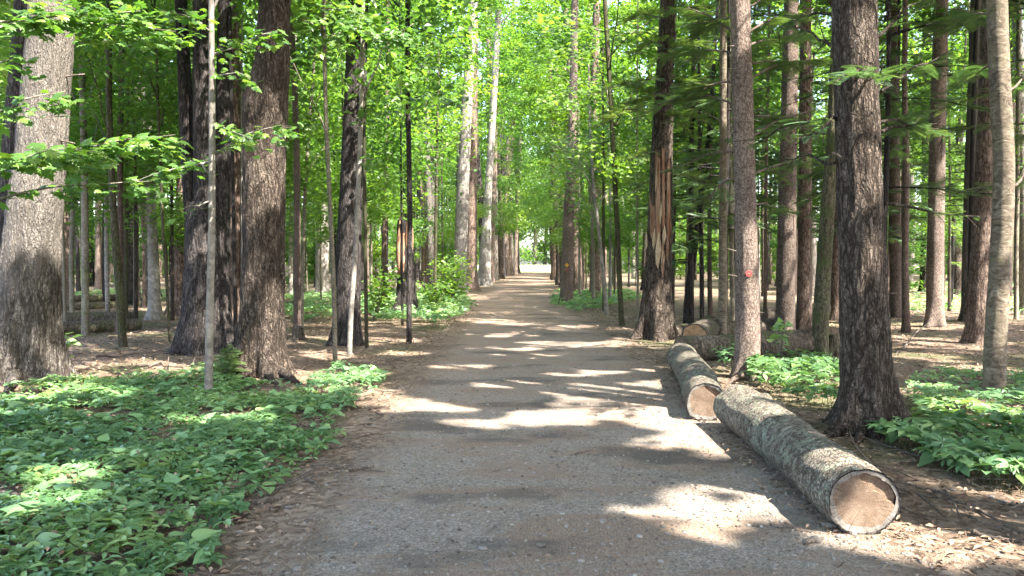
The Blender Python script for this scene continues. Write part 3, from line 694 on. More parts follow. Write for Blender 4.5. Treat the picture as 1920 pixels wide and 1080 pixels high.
# torn wood on the broken pine
def snag_details():
    Y = YR5; g = gR5; rr = np.random.default_rng(4)
    def plate(x0, x1, y0, y1, mat, name, proud, n=14, m=30, seed=0):
        # a curved sheet of torn wood wrapped on the trunk front
        us = np.linspace(0, 1, n); vsn = np.linspace(0, 1, m); V = []
        for b, vv in enumerate(vsn):
            py = y0 + (y1 - y0) * vv
            for a, u in enumerate(us):
                jag = (fbm(u * 5 + seed, 3.3, 0, 7, 2) - .5) * 60
                yy = py + (jag if b in (0, m - 1) else jag * (abs(vv - .5) * 2) ** 3)
                cxp = np.interp(yy, [0, 150, 300, 420, 510, 580], [1252, 1246, 1240, 1238, 1234, 1232]); w = np.interp(yy, [0, 150, 300, 420, 510, 580], [28, 33, 42, 46, 50, 58])
                px = x0 + (x1 - x0) * u; c = px_at(cxp, yy, Y); rad = w / 2 * Y / F; dx = np.clip((px - cxp) * Y / F, -rad * .97, rad * .97)
                edge = min(u, 1 - u) * 2; edge = min(edge, min(vv, 1 - vv) * 4); 
                dep = math.sqrt(max(0, rad * rad - dx * dx)) + proud * min(1, edge * 2.5) - .03 * (edge < .01) + .014 * (fbm(px * .35, yy * .03, 0, 3, 2) - .5)
                V.append(c + np.array([dx * 1.02, -dep, 0]) - g)
        i = (np.arange(m - 1)[:, None] * n + np.arange(n - 1)[None]).ravel()
        return link(name, mesh_np(name, V, np.stack([i, i + 1, i + n + 1, i + n], 1), mat), r5)
    for k, (xa, xb, ya, yb, pr) in enumerate([(1217, 1226, 380, 452, .014), (1225, 1235, 290, 472, .030), (1236, 1243, 270, 440, .018), (1245, 1254, 300, 455, .034)]):
        plate(xa, xb, ya, yb, M_TORN, 'torn_wood', pr, 7, 34, k * 3.7)
    for k, (x, y0, y1, w, lean) in enumerate([(1214, 436, 476, 7, -3), (1222, 430, 470, 7, 2), (1229, 438, 503, 12, 2), (1240, 425, 460, 8, 1), (1232, 380, 430, 5, 3), (1226, 310, 370, 4, 2), (1246, 430, 490, 6, 1), (1219, 405, 450, 4, -2), (1237, 455, 520, 7, 1), (1252, 410, 452, 4, 2)]):
        c0 = px_at(x, y1, Y) - g; c1 = px_at(x + lean, y0, Y) - g
        cx = np.interp(y0, [0, 150, 300, 420, 510], [1252, 1246, 1240, 1238, 1234]); rad = np.interp(y0, [0, 150, 300, 420, 510], [28, 33, 42, 46, 50]) / 2 * Y / F
        dx = (x - cx) * Y / F; dep = math.sqrt(max(.0, rad * rad - dx * dx)) + .03
        w_ = w / 2 * Y / F
        V = []
        for (c, ww, dd) in ((c0, w_ * .5, dep - .035), ((c0 + c1) / 2, w_, dep + .012), (c1, w_ * .25, dep + .0)):
            for sx, sy in ((-1, 0), (0, -.035), (1, 0), (0, .03)): V.append(c + np.array([sx * ww, -dd + sy, rr.uniform(-.02, .02)]))
        Fq = []
        for a in (0, 4):
            for b in range(4): Fq.append((a + b, a + (b + 1) % 4, a + 4 + (b + 1) % 4, a + 4 + b))
        Fq += [(3, 2, 1, 0), (8, 9, 10, 11)]
        link('splinter', mesh_np('splinter', V, np.array(Fq), M_SPLINT if k < 6 else M_TORN, False), r5)
snag_details()
# broken standing stump on the left
def left_snag():
    base = (760, 592); g = px_ground(*base); Y = g[1]; g[2] = gz(g[0], g[1])
    root = empty('rotten_snag', g); tag(root, 'rotten broken stump with orange torn wood standing in the sunlit greenery', 'snag')
    tr = [(762, 592, 44), (762, 540, 38), (760, 470, 34), (758, 430, 30)]
    p = [px_at(x, y, Y) - g for x, y, w in tr]; r = [w / 2 * Y / F for x, y, w in tr]; p[0][2] = 0
    v, f = trunk_arrays(p, r, 40, .08, .5, .16, 91, .03, 4)
    top = v[:, 2] > p[-1][2] - .05; v[top, 2] += (.35 * (fbm(v[top, 0] * 9 + 3, v[top, 1] * 9 + 3, 0, 3, 2)))
    link('trunk', mesh_np('trunk', v, f, BARK['dark']), root)
    for k, (x, y0, y1, w) in enumerate([(750, 404, 520, 11), (757, 420, 530, 10), (766, 400, 470, 9), (772, 425, 480, 7), (745, 440, 500, 6)]):
        a = px_at(x, y1, Y) - g; b = px_at(x + 2, y0, Y) - g; dd = math.sqrt(max(.01, .27 ** 2 - ((x - 761) * Y / F) ** 2)); a[1] -= dd; b[1] -= dd - .06
        link('torn_wood', mesh_np('torn_wood', *tube_arrays(curve_pts(a, b, 8, 0, .02, k), np.array([.3, .8, 1, 1, .9, .8, .5, .15]) * w / 2 * Y / F, 8, True, .3, k), M_TORN), root)
left_snag()

# ------------------------------------------------------------------ saplings with maple leaves
MAPLE_SINGLE = [mesh_np('leaf', np.array(MAPLE_V) * (1, 1, k), np.array(MAPLE_F), LEAF['maple'], False, {'tint': np.full(len(MAPLE_V), t)}) for k, t in ((.6, .15), (1, .45), (1.5, .8), (1, .65))]
def bough_leaves(p, n, width, thick, seed, droop=.1):
    """leaf positions in a flat layer either side of a bough polyline"""
    r = np.random.default_rng(seed); t = r.uniform(.12, 1.05, n); i = np.clip(t, 0, 1) * (len(p) - 1); i0 = np.clip(i.astype(int), 0, len(p) - 2)
    q = p[i0] + (p[i0 + 1] - p[i0]) * (i - i0)[:, None]
    d = p[-1] - p[0]; side = np.cross(d, (0, 0, 1.0)); side /= np.linalg.norm(side) + 1e-9
    w = r.normal(0, 1, n) * width * (1.1 - .5 * t)
    q = q + side * w[:, None] + np.array([0, 0, 1.0]) * (r.normal(0, thick, n) - droop * np.abs(w) - droop * t * t)[:, None] + d / np.linalg.norm(d) * r.normal(0, .08, n)[:, None]
    return q, w, d
def sapling(label, base, trace, boughs, bark='sapling', H=8, zlo=5.5, crad=1.6, nsingle=140, leaf=.13, Y=None, nleaf=1600, seed=0, group=None, name='maple_sapling', n=14):
    """boughs: (start (px,py), depth offset, end (px,py), depth offset, count, width, thick)"""
    root, g, Yd = traced(name, label, base, trace, bark, H, zlo, crad, 'sapling', group, Y, n=n, step=.15, flare=.25, seed=seed, nleaf=nleaf, leaf='maple', size=.14, limbs=4, amp=.03, clumps=26)
    left = nsingle; r = np.random.default_rng(seed + 99)
    allP, allR, allS, allT = [], [], [], []; owner = []
    for bi, (s0, d0, e0, d1, cnt, width, thick) in enumerate(boughs):
        a = px_at(*s0, Yd + d0) - g; b = px_at(*e0, Yd + d1) - g
        p = curve_pts(a, b, 9, .06, .03, seed + bi)
        bo = link('bough', mesh_np('bough', *tube_arrays(p, np.linspace(.014, .003, 9), 6), BARK[bark]), root); owner += [bo] * cnt
        q, w, d = bough_leaves(p, cnt, width, thick, seed + bi * 7)
        yaw = math.atan2(d[1], d[0]) + np.sign(w) * r.uniform(.2, 1.4, cnt)
        nv = np.stack([r.normal(.15, .42, cnt), r.normal(-.42, .42, cnt), np.ones(cnt)], 1)
        R = frames(nv, yaw); sc = leaf * r.uniform(.6, 1.25, cnt); T = np.clip(r.normal(.5, .25, cnt), 0, 1)
        allP.append(q); allR.append(R); allS.append(sc); allT.append(T)
    if not allP: return root
    P, R, Sx, T = map(np.concatenate, (allP, allR, allS, allT))
    inv = np.argsort(np.linalg.norm(P + g - np.array([0, 0, 1.6]), axis=1) - r.uniform(0, 1.5, len(P)) )
    one, rest = inv[:left], inv[left:]
    for i in one:
        o = link('leaf', MAPLE_SINGLE[int(r.integers(4))], owner[i])
        o.matrix_local = Matrix.Translation(Vector(P[i])) @ Matrix(R[i].tolist()).to_4x4() @ Matrix.Scale(float(Sx[i]), 4)
    if len(rest): tag(link('foliage', scatter('foliage', MAPLE_V, MAPLE_F, P[rest], R[rest], Sx[rest], T[rest], LEAF['maple']), root), kind='stuff')
    return root
sapling('pale slender maple sapling in front of the dark forked tree', (391, 738), [(392, 640, 15), (397, 450, 13), (398, 250, 12), (396, 0, 10)],
        [((398, 290), 0, (545, 235), .2, 70, .16, .05), ((398, 105), 0, (520, 60), .3, 80, .20, .06), ((396, 300), 0, (250, 345), -.4, 60, .16, .05), ((398, 145), 0, (470, 150), -.5, 26, .12, .04), ((397, 385), 0, (345, 392), -.3, 8, .05, .02), ((397, 60), 0, (300, 20), -.6, 60, .2, .06), ((397, 240), 0, (470, 262), -.6, 36, .12, .04), ((397, 330), 0, (340, 300), .4, 25, .12, .04)], 'smooth', 8, 5.6, 1.7, 250, .122, seed=101)
sapling('maple sapling leaning in from the left edge with layered leaves before the massive trunk', (-70, 840), [(-60, 700, 16), (-50, 450, 14), (-50, 200, 12), (-40, 0, 10)],
        [((-50, 330), 0, (330, 255), .6, 230, .17, .04), ((-50, 320), 0, (180, 285), -.4, 140, .15, .035), ((-50, 240), 0, (120, 170), .2, 60, .15, .05), ((-40, 60), 0, (260, 20), .8, 240, .25, .06), ((-40, 40), 0, (330, 60), 1.4, 160, .22, .05), ((-50, 130), 0, (60, 120), .4, 40, .15, .06), ((-50, 380), 0, (285, 340), 1.0, 60, .14, .04)], 'sapling', 8, 5.2, 1.8, 280, .118, seed=111)
sapling('thin sapling leaning left beside the dark straight trunk', (628, 682), [(628, 600, 9), (622, 450, 9), (612, 250, 8), (606, 0, 8)],
        [((612, 250), 0, (520, 60), -.8, 60, .2, .08), ((608, 60), 0, (500, 10), -.5, 60, .25, .08), ((606, 20), 0, (690, 30), -1.5, 70, .25, .08)], 'sapling', 8, 5.5, 1.8, 90, .15, seed=121)
sapling('thin pale sapling running up the front of the dark straight trunk', (655, 668), [(657, 600, 10), (668, 450, 9), (676, 250, 9), (680, 50, 8)],
        [((676, 80), 0, (760, 60), -1.0, 80, .28, .09), ((678, 50), 0, (610, 80), -1.2, 60, .25, .08), ((674, 240), 0, (700, 190), -.6, 24, .15, .06), ((672, 310), 0, (700, 300), -.5, 20, .12, .05)], 'smooth', 8, 5.5, 1.8, 90, .15, seed=131)
sapling('straight dark sapling in front of the rotten stump', (767, 644), [(767, 560, 10), (769, 400, 10), (765, 200, 9), (764, 0, 9)],
        [((765, 190), 0, (690, 150), -.8, 50, .3, .1), ((765, 190), 0, (860, 170), -.5, 70, .35, .12), ((765, 50), 0, (880, 90), -.3, 80, .4, .12), ((765, 40), 0, (690, 20), -.5, 60, .35, .12)], 'dark', 10, 6, 2.2, 60, .15, seed=141)
sapling('tall sapling leaning left at the right edge of the path', (1166, 612), [(1163, 560, 10), (1156, 400, 10), (1146, 200, 9), (1134, 0, 9)],
        [((1146, 180), 0, (1040, 180), .5, 160, .45, .15), ((1142, 120), 0, (1030, 90), 1.5, 180, .5, .16), ((1138, 60), 0, (1010, 40), 1.0, 200, .5, .16), ((1140, 70), 0, (1230, 60), .5, 160, .5, .15), ((1152, 260), 0, (1060, 300), 1.5, 140, .45, .16), ((1150, 240), 0, (1210, 200), 1.5, 90, .4, .12)], 'mossy', 10, 6, 2.4, 60, .15, seed=151)
sapling('pale bare sapling right of the yellow marked spruce', (1138, 590), [(1132, 520, 8), (1122, 430, 7), (1112, 340, 6)], [((1120, 420), 0, (1060, 330), .5, 120, .5, .2), ((1112, 350), 0, (1030, 250), 1, 160, .6, .2)], 'smooth', 6, 3.8, 1.8, 40, .15, seed=161)
sapling('thin grey sapling left of the pale bare one', (1113, 575), [(1112, 480, 7), (1108, 300, 6), (1104, 150, 6)], [((1108, 300), 0, (1020, 330), 1, 150, .6, .2), ((1106, 200), 0, (1010, 190), 1, 150, .7, .25)], 'sapling', 9, 5, 2.4, 30, .15, seed=171)
for k, (lab, b, t) in enumerate([
    ('thin mossy sapling closest to the massive grey trunk', (160, 630), [(160, 500, 13), (158, 300, 12), (150, 0, 10)]),
    ('crooked mossy sapling standing in front of the stacked old logs', (230, 650), [(226, 560, 15), (216, 450, 14), (212, 380, 12), (204, 200, 11), (205, 0, 10)]),
    ('slim sapling behind the stacked old logs', (135, 595), [(134, 500, 9), (138, 300, 8), (140, 0, 8)]),
    ('thin crooked sapling left of the fluted grey trunk', (202, 598), [(200, 500, 8), (199, 300, 8), (196, 0, 7)]),
    ('pale sapling between the logs and the fluted trunk', (255, 575), [(255, 480, 9), (252, 300, 9), (246, 0, 8)]),
    ('spindly sapling just right of the fluted grey trunk', (318, 640), [(314, 560, 5), (306, 450, 5), (300, 300, 5)]),
    ('thin sapling in the sunlit greenery left of the leaning pair', (566, 615), [(568, 500, 7), (572, 350, 7), (590, 100, 6)]),
    ('grey sapling right of the thick brown trunk', (545, 560), [(545, 480, 8), (548, 300, 8), (556, 0, 7)]),
    ('dark thin trunk before the leaning hemlock stump', (1316, 622), [(1316, 540, 9), (1315, 450, 8), (1312, 350, 7)]),
    ('dark curved small tree beside the broken pine', (1288, 612), [(1290, 560, 16), (1300, 480, 13), (1312, 390, 11), (1330, 250, 9)]),
    ('thin mossy tree behind the red marked spruce', (1376, 620), [(1374, 560, 10), (1370, 400, 9), (1368, 200, 8)]),
    ('slender grey sapling in the right clearing', (1690, 592), [(1690, 500, 6), (1694, 300, 6), (1696, 100, 5)]),
    ('slender straight sapling far right behind the birch', (1905, 600), [(1905, 500, 8), (1908, 300, 8), (1910, 0, 7)]),
    ('thin sapling between the snag and the pale leaning trunk', (816, 588), [(816, 500, 6), (818, 350, 6), (822, 150, 5)]),
]):
    sapling(lab, b, t, [], ('sapling', 'mossy', 'sapling', 'smooth')[k % 4] if k not in (8, 9) else 'dark', 8.5, 4.2, 1.8, 0, nleaf=1500, seed=200 + k * 5, n=12)

# ------------------------------------------------------------------ dead branches and hemlock boughs on the right
def conifer_bough(p, n, length, seed):
    r = np.random.default_rng(seed); t = np.sort(r.uniform(.18, 1.0, n)); i = t * (len(p) - 1); i0 = np.clip(i.astype(int), 0, len(p) - 2)
    q = p[i0] + (p[i0 + 1] - p[i0]) * (i - i0)[:, None]
    d = p[-1] - p[0]; yaw0 = math.atan2(d[1], d[0]); s = np.where(np.arange(n) % 2, 1, -1)
    yaw = yaw0 + s * r.uniform(.55, 1.15, n) * (1.05 - .6 * t)
    nv = np.stack([r.normal(0, .25, n), r.normal(0, .25, n), np.ones(n)], 1)
    return q, frames(nv, yaw), length * (1.15 - .6 * t) * r.uniform(.7, 1.2, n), np.clip(r.normal(.4, .22, n), 0, 1)
def hemlock_boughs(root, g, Yd, boughs, seed, bark='pine', spl=.5):
    A = []
    for k, (s0, d0, e0, d1, n, sag) in enumerate(boughs):
        a = px_at(*s0, Yd + d0) - g; b = px_at(*e0, Yd + d1) - g
        p = curve_pts(a, b, 9, sag, .04, seed + k)
        brn = link('branch', mesh_np('branch', *tube_arrays(p, np.linspace(.018, .004, 9), 6), BARK[bark]), root)
        if n: A.append(conifer_bough(p, int(n * 1.7), spl, seed + k * 3))
        rr = np.random.default_rng(seed + k)                 # bare side twigs
        tw = []
        for _ in range(5):
            i = int(rr.integers(2, 8)); q = p[i]; dd = (p[-1] - p[0]) / np.linalg.norm(p[-1] - p[0]); o = q + dd * rr.uniform(.1, .3) + rr.normal(0, .12, 3)
            link('twig', mesh_np('twig', *tube_arrays(curve_pts(q, o, 4, 0, .015, int(rr.integers(1e6))), [.006, .005, .003, .002], 5), BARK[bark]), brn)
    if A:
        q, R, sc, T = (np.concatenate(z) for z in zip(*A))
        tag(link('needles', scatter('needles', SPRAY_V, SPRAY_F, q, R, sc, T, LEAF['conifer']), root), kind='stuff')
hemlock_boughs(r1, gR1, YR1, [((1566, 215), 0, (1416, 272), .6, 10, .05), ((1568, 228), 0, (1488, 268), -.3, 6, .03), ((1640, 78), 0, (1752, -10), .4, 10, .03), ((1660, 380), 0, (1835, 402), .8, 5, -.03), ((1640, 120), 0, (1560, 165), -.9, 14, 0), ((1640, 130), -.2, (1660, 150), -1.0, 14, 0), ((1570, 300), 0, (1470, 300), .8, 6, .03), ((1570, 95), 0, (1480, 40), .8, 14, .02), ((1650, 230), 0, (1780, 260), 1.2, 22, .05), ((1655, 250), 0, (1740, 235), .8, 18, .05), ((1650, 170), 0, (1790, 90), 1.4, 18, .04), ((1570, 30), 0, (1440, 60), 1.4, 18, .05)], 301, spl=.25)
hemlock_boughs(r2, gR2, YR2, [((1380, 280), 0, (1240, 330), .8, 16, .08), ((1380, 200), 0, (1250, 190), .8, 26, .1), ((1410, 255), 0, (1530, 205), .6, 12, .05), ((1410, 330), 0, (1520, 300), 1, 12, .05), ((1378, 150), 0, (1190, 230), .6, 34, .12), ((1378, 100), 0, (1230, 110), 1.2, 30, .1), ((1376, 60), 0, (1260, 20), 1.2, 30, .1), ((1405, 120), 0, (1500, 130), 1.6, 24, .08), ((1405, 60), 0, (1510, 30), 1.2, 24, .08), ((1382, 330), 0, (1290, 400), 1, 18, .05), ((1412, 385), 0, (1500, 400), 1.2, 12, .05), ((1400, 220), 0, (1545, 260), 1.8, 26, .1), ((1400, 150), 0, (1550, 110), 1.6, 26, .1), ((1400, 90), 0, (1540, 70), 2.0, 28, .1), ((1398, 20), 0, (1500, -20), 1.2, 26, .1), ((1400, 300), 0, (1470, 345), 1.2, 18, .06), ((1390, 30), 0, (1300, 70), .8, 28, .1)], 331, 'spruce', .36)
hemlock_boughs(r3, gR3, YR3, [((1890, 350), 0, (1960, 300), .3, 4, 0), ((1865, 120), 0, (1780, 170), 1.5, 22, .05), ((1870, 40), 0, (1790, 10), 1.5, 24, .05), ((1880, 180), 0, (1960, 130), .8, 20, .05)], 361, 'spruce', .3)
hemlock_boughs(r5, gR5, YR5, [((1240, 180), 0, (1140, 215), -1.2, 30, .1), ((1244, 190), 0, (1170, 160), -1, 30, .1), ((1250, 140), 0, (1310, 200), -1, 26, .1), ((1248, 80), 0, (1180, 110), -1.2, 26, .1), ((1256, 330), 0, (1330, 350), -.5, 20, .1), ((1226, 340), 0, (1160, 380), -.4, 16, .08), ((1250, 230), 0, (1300, 260), -1.4, 22, .1), ((1244, 205), 0, (1118, 240), -1.8, 34, .12), ((1246, 150), 0, (1130, 175), -1.6, 32, .12), ((1248, 165), 0, (1330, 160), -1.6, 30, .12), ((1246, 215), 0, (1335, 235), -1.8, 30, .1), ((1250, 100), 0, (1335, 90), -1.4, 30, .12), ((1252, 40), 0, (1170, 40), -1.4, 30, .12), ((1252, 30), 0, (1330, 20), -1.4, 28, .12), ((1240, 290), 0, (1180, 300), -1.0, 22, .1)], 381, 'spruce', .40)

# template hemlock crowns for the mid-distance conifers
def hemlock_template(seed, z0=2.3, z1=10.5, rad=2.1, nb=64):
    r = np.random.default_rng(seed); A = []; br = []
    for k in range(nb):
        z = z0 + (z1 - z0) * (k + r.uniform(0, 1)) / nb; a = r.uniform(0, 2 * np.pi); L = rad * (1.12 - .75 * (z - z0) / (z1 - z0)) * r.uniform(.55, 1.1)
        e = np.array([math.cos(a) * L, math.sin(a) * L, z + r.uniform(-.45, .15)]); p = curve_pts((0, 0, z), e, 7, .08, .04, seed * 91 + k)
        br.append(tube_arrays(p, np.linspace(.016, .004, 7), 4, False)); A.append(conifer_bough(p, int(12 + L * 11), .40, seed * 57 + k))
    q, R, sc, T = (np.concatenate(z) for z in zip(*A))
    return scatter('crown', SPRAY_V, SPRAY_F, q, R, sc, T, LEAF['conifer']), mesh_np('branches', *join_arrays(br), BARK['dark'])
HEM = [hemlock_template(s, z0, z1, rd, nb) for s, z0, z1, rd, nb in ((1, 2.2, 10, 2.2, 62), (2, 3.0, 12, 2.5, 66), (3, 1.6, 7.5, 1.7, 50))]
def crown_template(c, rx, rz, n, clumps, seed, size, leaf):
    P, t, C = crown_points(c, rx, rx, rz, n, clumps, seed, .32); return leaves_mesh('crown', P, t, size, LEAF[leaf], seed)
UND = [crown_template((0, 0, 5.2), 2.2, 2.7, 5200, 42, 501, .15, 'maple'), crown_template((.3, 0, 6.2), 2.6, 3.4, 6200, 46, 502, .16, 'maple'), crown_template((0, .2, 4.2), 1.9, 2.2, 4200, 36, 503, .15, 'maple'), crown_template((0, 0, 7.4), 2.8, 3.6, 6800, 50, 504, .17, 'beech')]
BUSH = [crown_template((0, 0, 2.6), 2.4, 2.4, 4500, 40, 521, .19, 'maple'), crown_template((0, 0, 3.4), 2.8, 3.2, 5200, 44, 522, .21, 'beech')]
POLE = [crown_template((0, 0, 11), 1.4, 2.6, 900, 18, 531, .17, 'beech')]
TALL = [crown_template((0, 0, 14.5), 3.0, 5.2, 3600, 40, 511, .22, 'beech'), crown_template((.4, 0, 16), 3.2, 5.5, 3600, 40, 512, .24, 'beech'), crown_template((0, .3, 13), 2.8, 4.6, 3300, 38, 513, .22, 'beech')]
def std_trunk(H, lean, seed, bark, n=14, taper=.45, flare=.5):
    r = np.random.default_rng(seed); k = 7; z = np.linspace(0, H, k); w = np.cumsum(r.normal(0, .035 * lean, (k, 2)), 0) * z[:, None] ** .5
    p = np.concatenate([w, z[:, None]], 1); p[0, :2] = 0
    v, f = trunk_arrays(p, np.linspace(1, taper, k) * .25, n, .5, flare, .06, seed); return v, f
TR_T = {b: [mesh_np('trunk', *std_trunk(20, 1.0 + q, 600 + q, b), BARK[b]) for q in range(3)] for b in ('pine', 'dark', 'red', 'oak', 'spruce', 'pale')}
TR_S = {b: [mesh_np('trunk', *std_trunk(9, 2.0, 650 + q, b, 10, .35, .2), BARK[b]) for q in range(3)] for b in ('sapling', 'smooth', 'mossy', 'dark')}
CARVED = [0]
def crown_copy(me, root, sxy, sz, name='crown', nv=4):
    """the shared crown, or a copy of it without the leaves that would shade a sunlit spot"""
    x, y, z0 = root.location; o = link(name, me, root); o.scale = (sxy, sxy, sz)
    if y < 64 and CARVED[0] < 300000:
        co = np.empty(len(me.vertices) * 3, np.float32); me.vertices.foreach_get('co', co); co = co.reshape(-1, nv, 3)
        c = co.mean(1) * (sxy, sxy, sz); a = root.rotation_euler[2]; ca, sa = math.cos(a), math.sin(a)
        W = np.stack([c[:, 0] * ca - c[:, 1] * sa + x, c[:, 0] * sa + c[:, 1] * ca + y, c[:, 2] + z0], 1); k = carve(W)
        if (~k).mean() > .012:
            ti = np.empty(len(me.vertices), np.float32); me.attributes['tint'].data.foreach_get('value', ti); n = int(k.sum())
            tf = np.array(LEAF_F if nv == 4 else SPRAY_F); f = (tf[None] + (np.arange(n) * nv)[:, None, None]).reshape(-1, 3)
            o.data = mesh_np(name, co[k].reshape(-1, 3), f, me.materials[0], False, {'tint': ti.reshape(-1, nv)[k].ravel()}); CARVED[0] += len(f)
    return o
def bg_tree(name, label, group, cat, x, y, kind, rad, seed):
    r = np.random.default_rng(seed); root = empty(name, (x, y, gz(x, y) - .03), r.uniform(0, 6.28)); b = ('pine', 'dark', 'red', 'oak', 'spruce', 'dark')[int(r.integers(6))] if kind == 'tall' else None
    if b: wd = {'pine': 'brown', 'dark': 'blackish', 'red': 'reddish', 'oak': 'grey', 'spruce': 'pinkish'}[b]; label = label.replace('tall straight', 'tall ' + wd); group = group.replace('tall straight', 'tall ' + wd)
    tag(root, label, cat, group)
    if kind == 'tall':
        m = TR_T[b][int(r.integers(3))]; t = link('trunk', m, root); t.scale = (rad / .25, rad / .25, 1)
        crown_copy(TALL[int(r.integers(3))], root, r.uniform(.85, 1.15), 1.0)
    elif kind == 'pale':
        t = link('trunk', TR_T['pale'][int(r.integers(3))], root); t.scale = (rad / .25, rad / .25, 1); crown_copy(TALL[int(r.integers(3))], root, 1.0, 1.0)
    elif kind == 'pole':
        b = ('pine', 'dark', 'spruce', 'red')[int(r.integers(4))]; t = link('trunk', TR_T[b][int(r.integers(3))], root); t.scale = (rad / .25, rad / .25, r.uniform(.6, .75)); crown_copy(POLE[0], root, 1.0, 1.0)
    elif kind == 'hem':
        t = link('trunk', TR_S['dark'][int(r.integers(3))], root); t.scale = (rad / .25, rad / .25, 1.25); q = HEM[int(r.integers(3))]; crown_copy(q[0], root, 1.0, 1.0, nv=len(SPRAY_V)); link('branches', q[1], root)
    else:
        b = ('sapling', 'smooth', 'mossy', 'dark')[int(r.integers(4))]; t = link('trunk', TR_S[b][int(r.integers(3))], root); t.scale = (rad / .25, rad / .25, 1)
        crown_copy((BUSH if kind == 'bush' else UND)[int(r.integers(2 if kind == 'bush' else 4))], root, r.uniform(.85, 1.2), r.uniform(.9, 1.15))
    return root
GR = np.random.default_rng(77)
placed = [(gL1[0], gL1[1])]
def ok(x, y, dmin): return all((x - a) ** 2 + (y - b) ** 2 > dmin * dmin for a, b in placed)
count = 0
ORD = ['nearest', 'second', 'third', 'fourth', 'fifth', 'sixth', 'seventh', 'eighth', 'ninth', 'tenth', 'eleventh', 'twelfth', 'thirteenth', 'fourteenth', 'fifteenth', 'sixteenth', 'seventeenth', 'eighteenth', 'nineteenth', 'twentieth', 'twenty first', 'twenty second', 'twenty third']
# rows of big trunks lining the far path
for side in (-1, 1):
    y = 60.0 if side < 0 else 37.0; nth = 0
    while y < 111:
        x = float(path_c(y)) + side * (2.5 + GR.uniform(0, .5)) + (.5 if side > 0 and y < 50 else 0)
        bg_tree('pine_tree', ORD[nth] + (' trunk, counted from the viewer, in the row left of the far path', ' trunk, counted from the viewer, in the row right of the far path')[side > 0], ('row of trunks left of the far path', 'row of trunks right of the far path')[side > 0], 'tree', x, y, 'tall', GR.uniform(.24, .36), 1000 + count).scale = (1, 1, 1) if y < 66 else (1.15, 1.15, 1.5); placed.append((x, y)); count += 1; nth += 1
        y += GR.uniform(3.4, 5.0)
# understory maples overhanging the far path from the right, some from the left
for k, (x, y) in enumerate([(4.1, 33), (4.0, 40), (4.4, 47), (4.6, 55), (5.2, 63), (6.2, 72), (7.2, 82), (4.9, 90), (8, 98), (-3.4, 52), (-3.8, 64), (-3.6, 76), (-2.4, 90), (5.9, 29), (-4.6, 36), (-5.4, 30), (3.1, 26.5), (3.0, 34.5), (3.2, 43.5), (3.9, 51)]):
    rt = bg_tree('maple_tree', ('young maple overhanging the far path from the right', 'young maple reaching over the far path from the left')[x < 0], ('young maples right of the far path', 'young maples left of the far path')[x < 0], 'tree', x, y, 'und', GR.uniform(.05, .08), 1200 + k); placed.append((x, y))
for k, (x, y, sz, lab) in enumerate([(-4.7, 13.4, 1.45, 'tall young maple spreading leaves across the dark forked tree'), (-2.7, 14.6, 1.5, 'tall young maple leafing out beside the dark straight trunk'), (-7.9, 12.9, 1.4, 'tall young maple between the massive grey trunk and the forked tree'), (-5.9, 17.2, 1.25, 'young maple in shade behind the thick brown trunk'), (3.3, 20.6, 1.2, 'young maple arching over the path beside the broken pine'), (-2.9, 20.8, 1.35, 'young maple at the left path edge before the rotten stump')]):
    rt = bg_tree('maple_tree', lab, None, 'tree', x, y, 'und', .035, 1280 + k); rt.scale = (1, 1, sz); placed.append((x, y))
for k, (x, y, lab) in enumerate([(6.7, 14.3, 'feathery hemlock behind the thick dark pine'), (8.9, 13.2, 'feathery hemlock between the pink brown trunk and the birch'), (4.7, 17.6, 'feathery hemlock behind the straight brown trunk')]):
    bg_tree('hemlock_tree', lab, None, 'tree', x, y, 'hem', .06, 1290 + k); placed.append((x, y))
# leafy young trees and hemlocks close behind the traced trunks
for k, (x, y) in enumerate([(-7, 20), (-9.6, 23.5), (-5, 24.5), (-6.4, 28.5), (-11.5, 28), (-12.5, 33), (-3.7, 27), (-8, 33), (-13, 21), (-16, 27), (-10.5, 18.5), (-4.4, 20.5)]):
    bg_tree('maple_tree', 'leafy young maple close behind the left trunks', 'young maples close behind the left trunks', 'tree', x, y, 'und', GR.uniform(.035, .06), 1300 + k); placed.append((x, y))
for k, (x, y) in enumerate([(5.2, 25.5), (6.4, 29), (9.4, 27), (12.5, 31), (7.6, 34), (15, 27), (11, 35), (4.6, 35.5)]):
    bg_tree('maple_tree', 'leafy young maple close behind the right trunks', 'young maples close behind the right trunks', 'tree', x, y, 'und', GR.uniform(.035, .06), 1330 + k); placed.append((x, y))
for k, (x, y) in enumerate([(4.4, 19.4), (6.2, 21.5), (8.2, 19.5), (10.2, 23), (7.2, 25), (13, 24), (-14, 24), (-7.8, 25.5)]):
    bg_tree('hemlock_tree', ('dark feathery hemlock close behind the right trunks', 'dark feathery hemlock close behind the left trunks')[x < 0], ('hemlocks close behind the right trunks', 'hemlocks close behind the left trunks')[x < 0], 'tree', x, y, 'hem', GR.uniform(.05, .09), 1360 + k); placed.append((x, y))
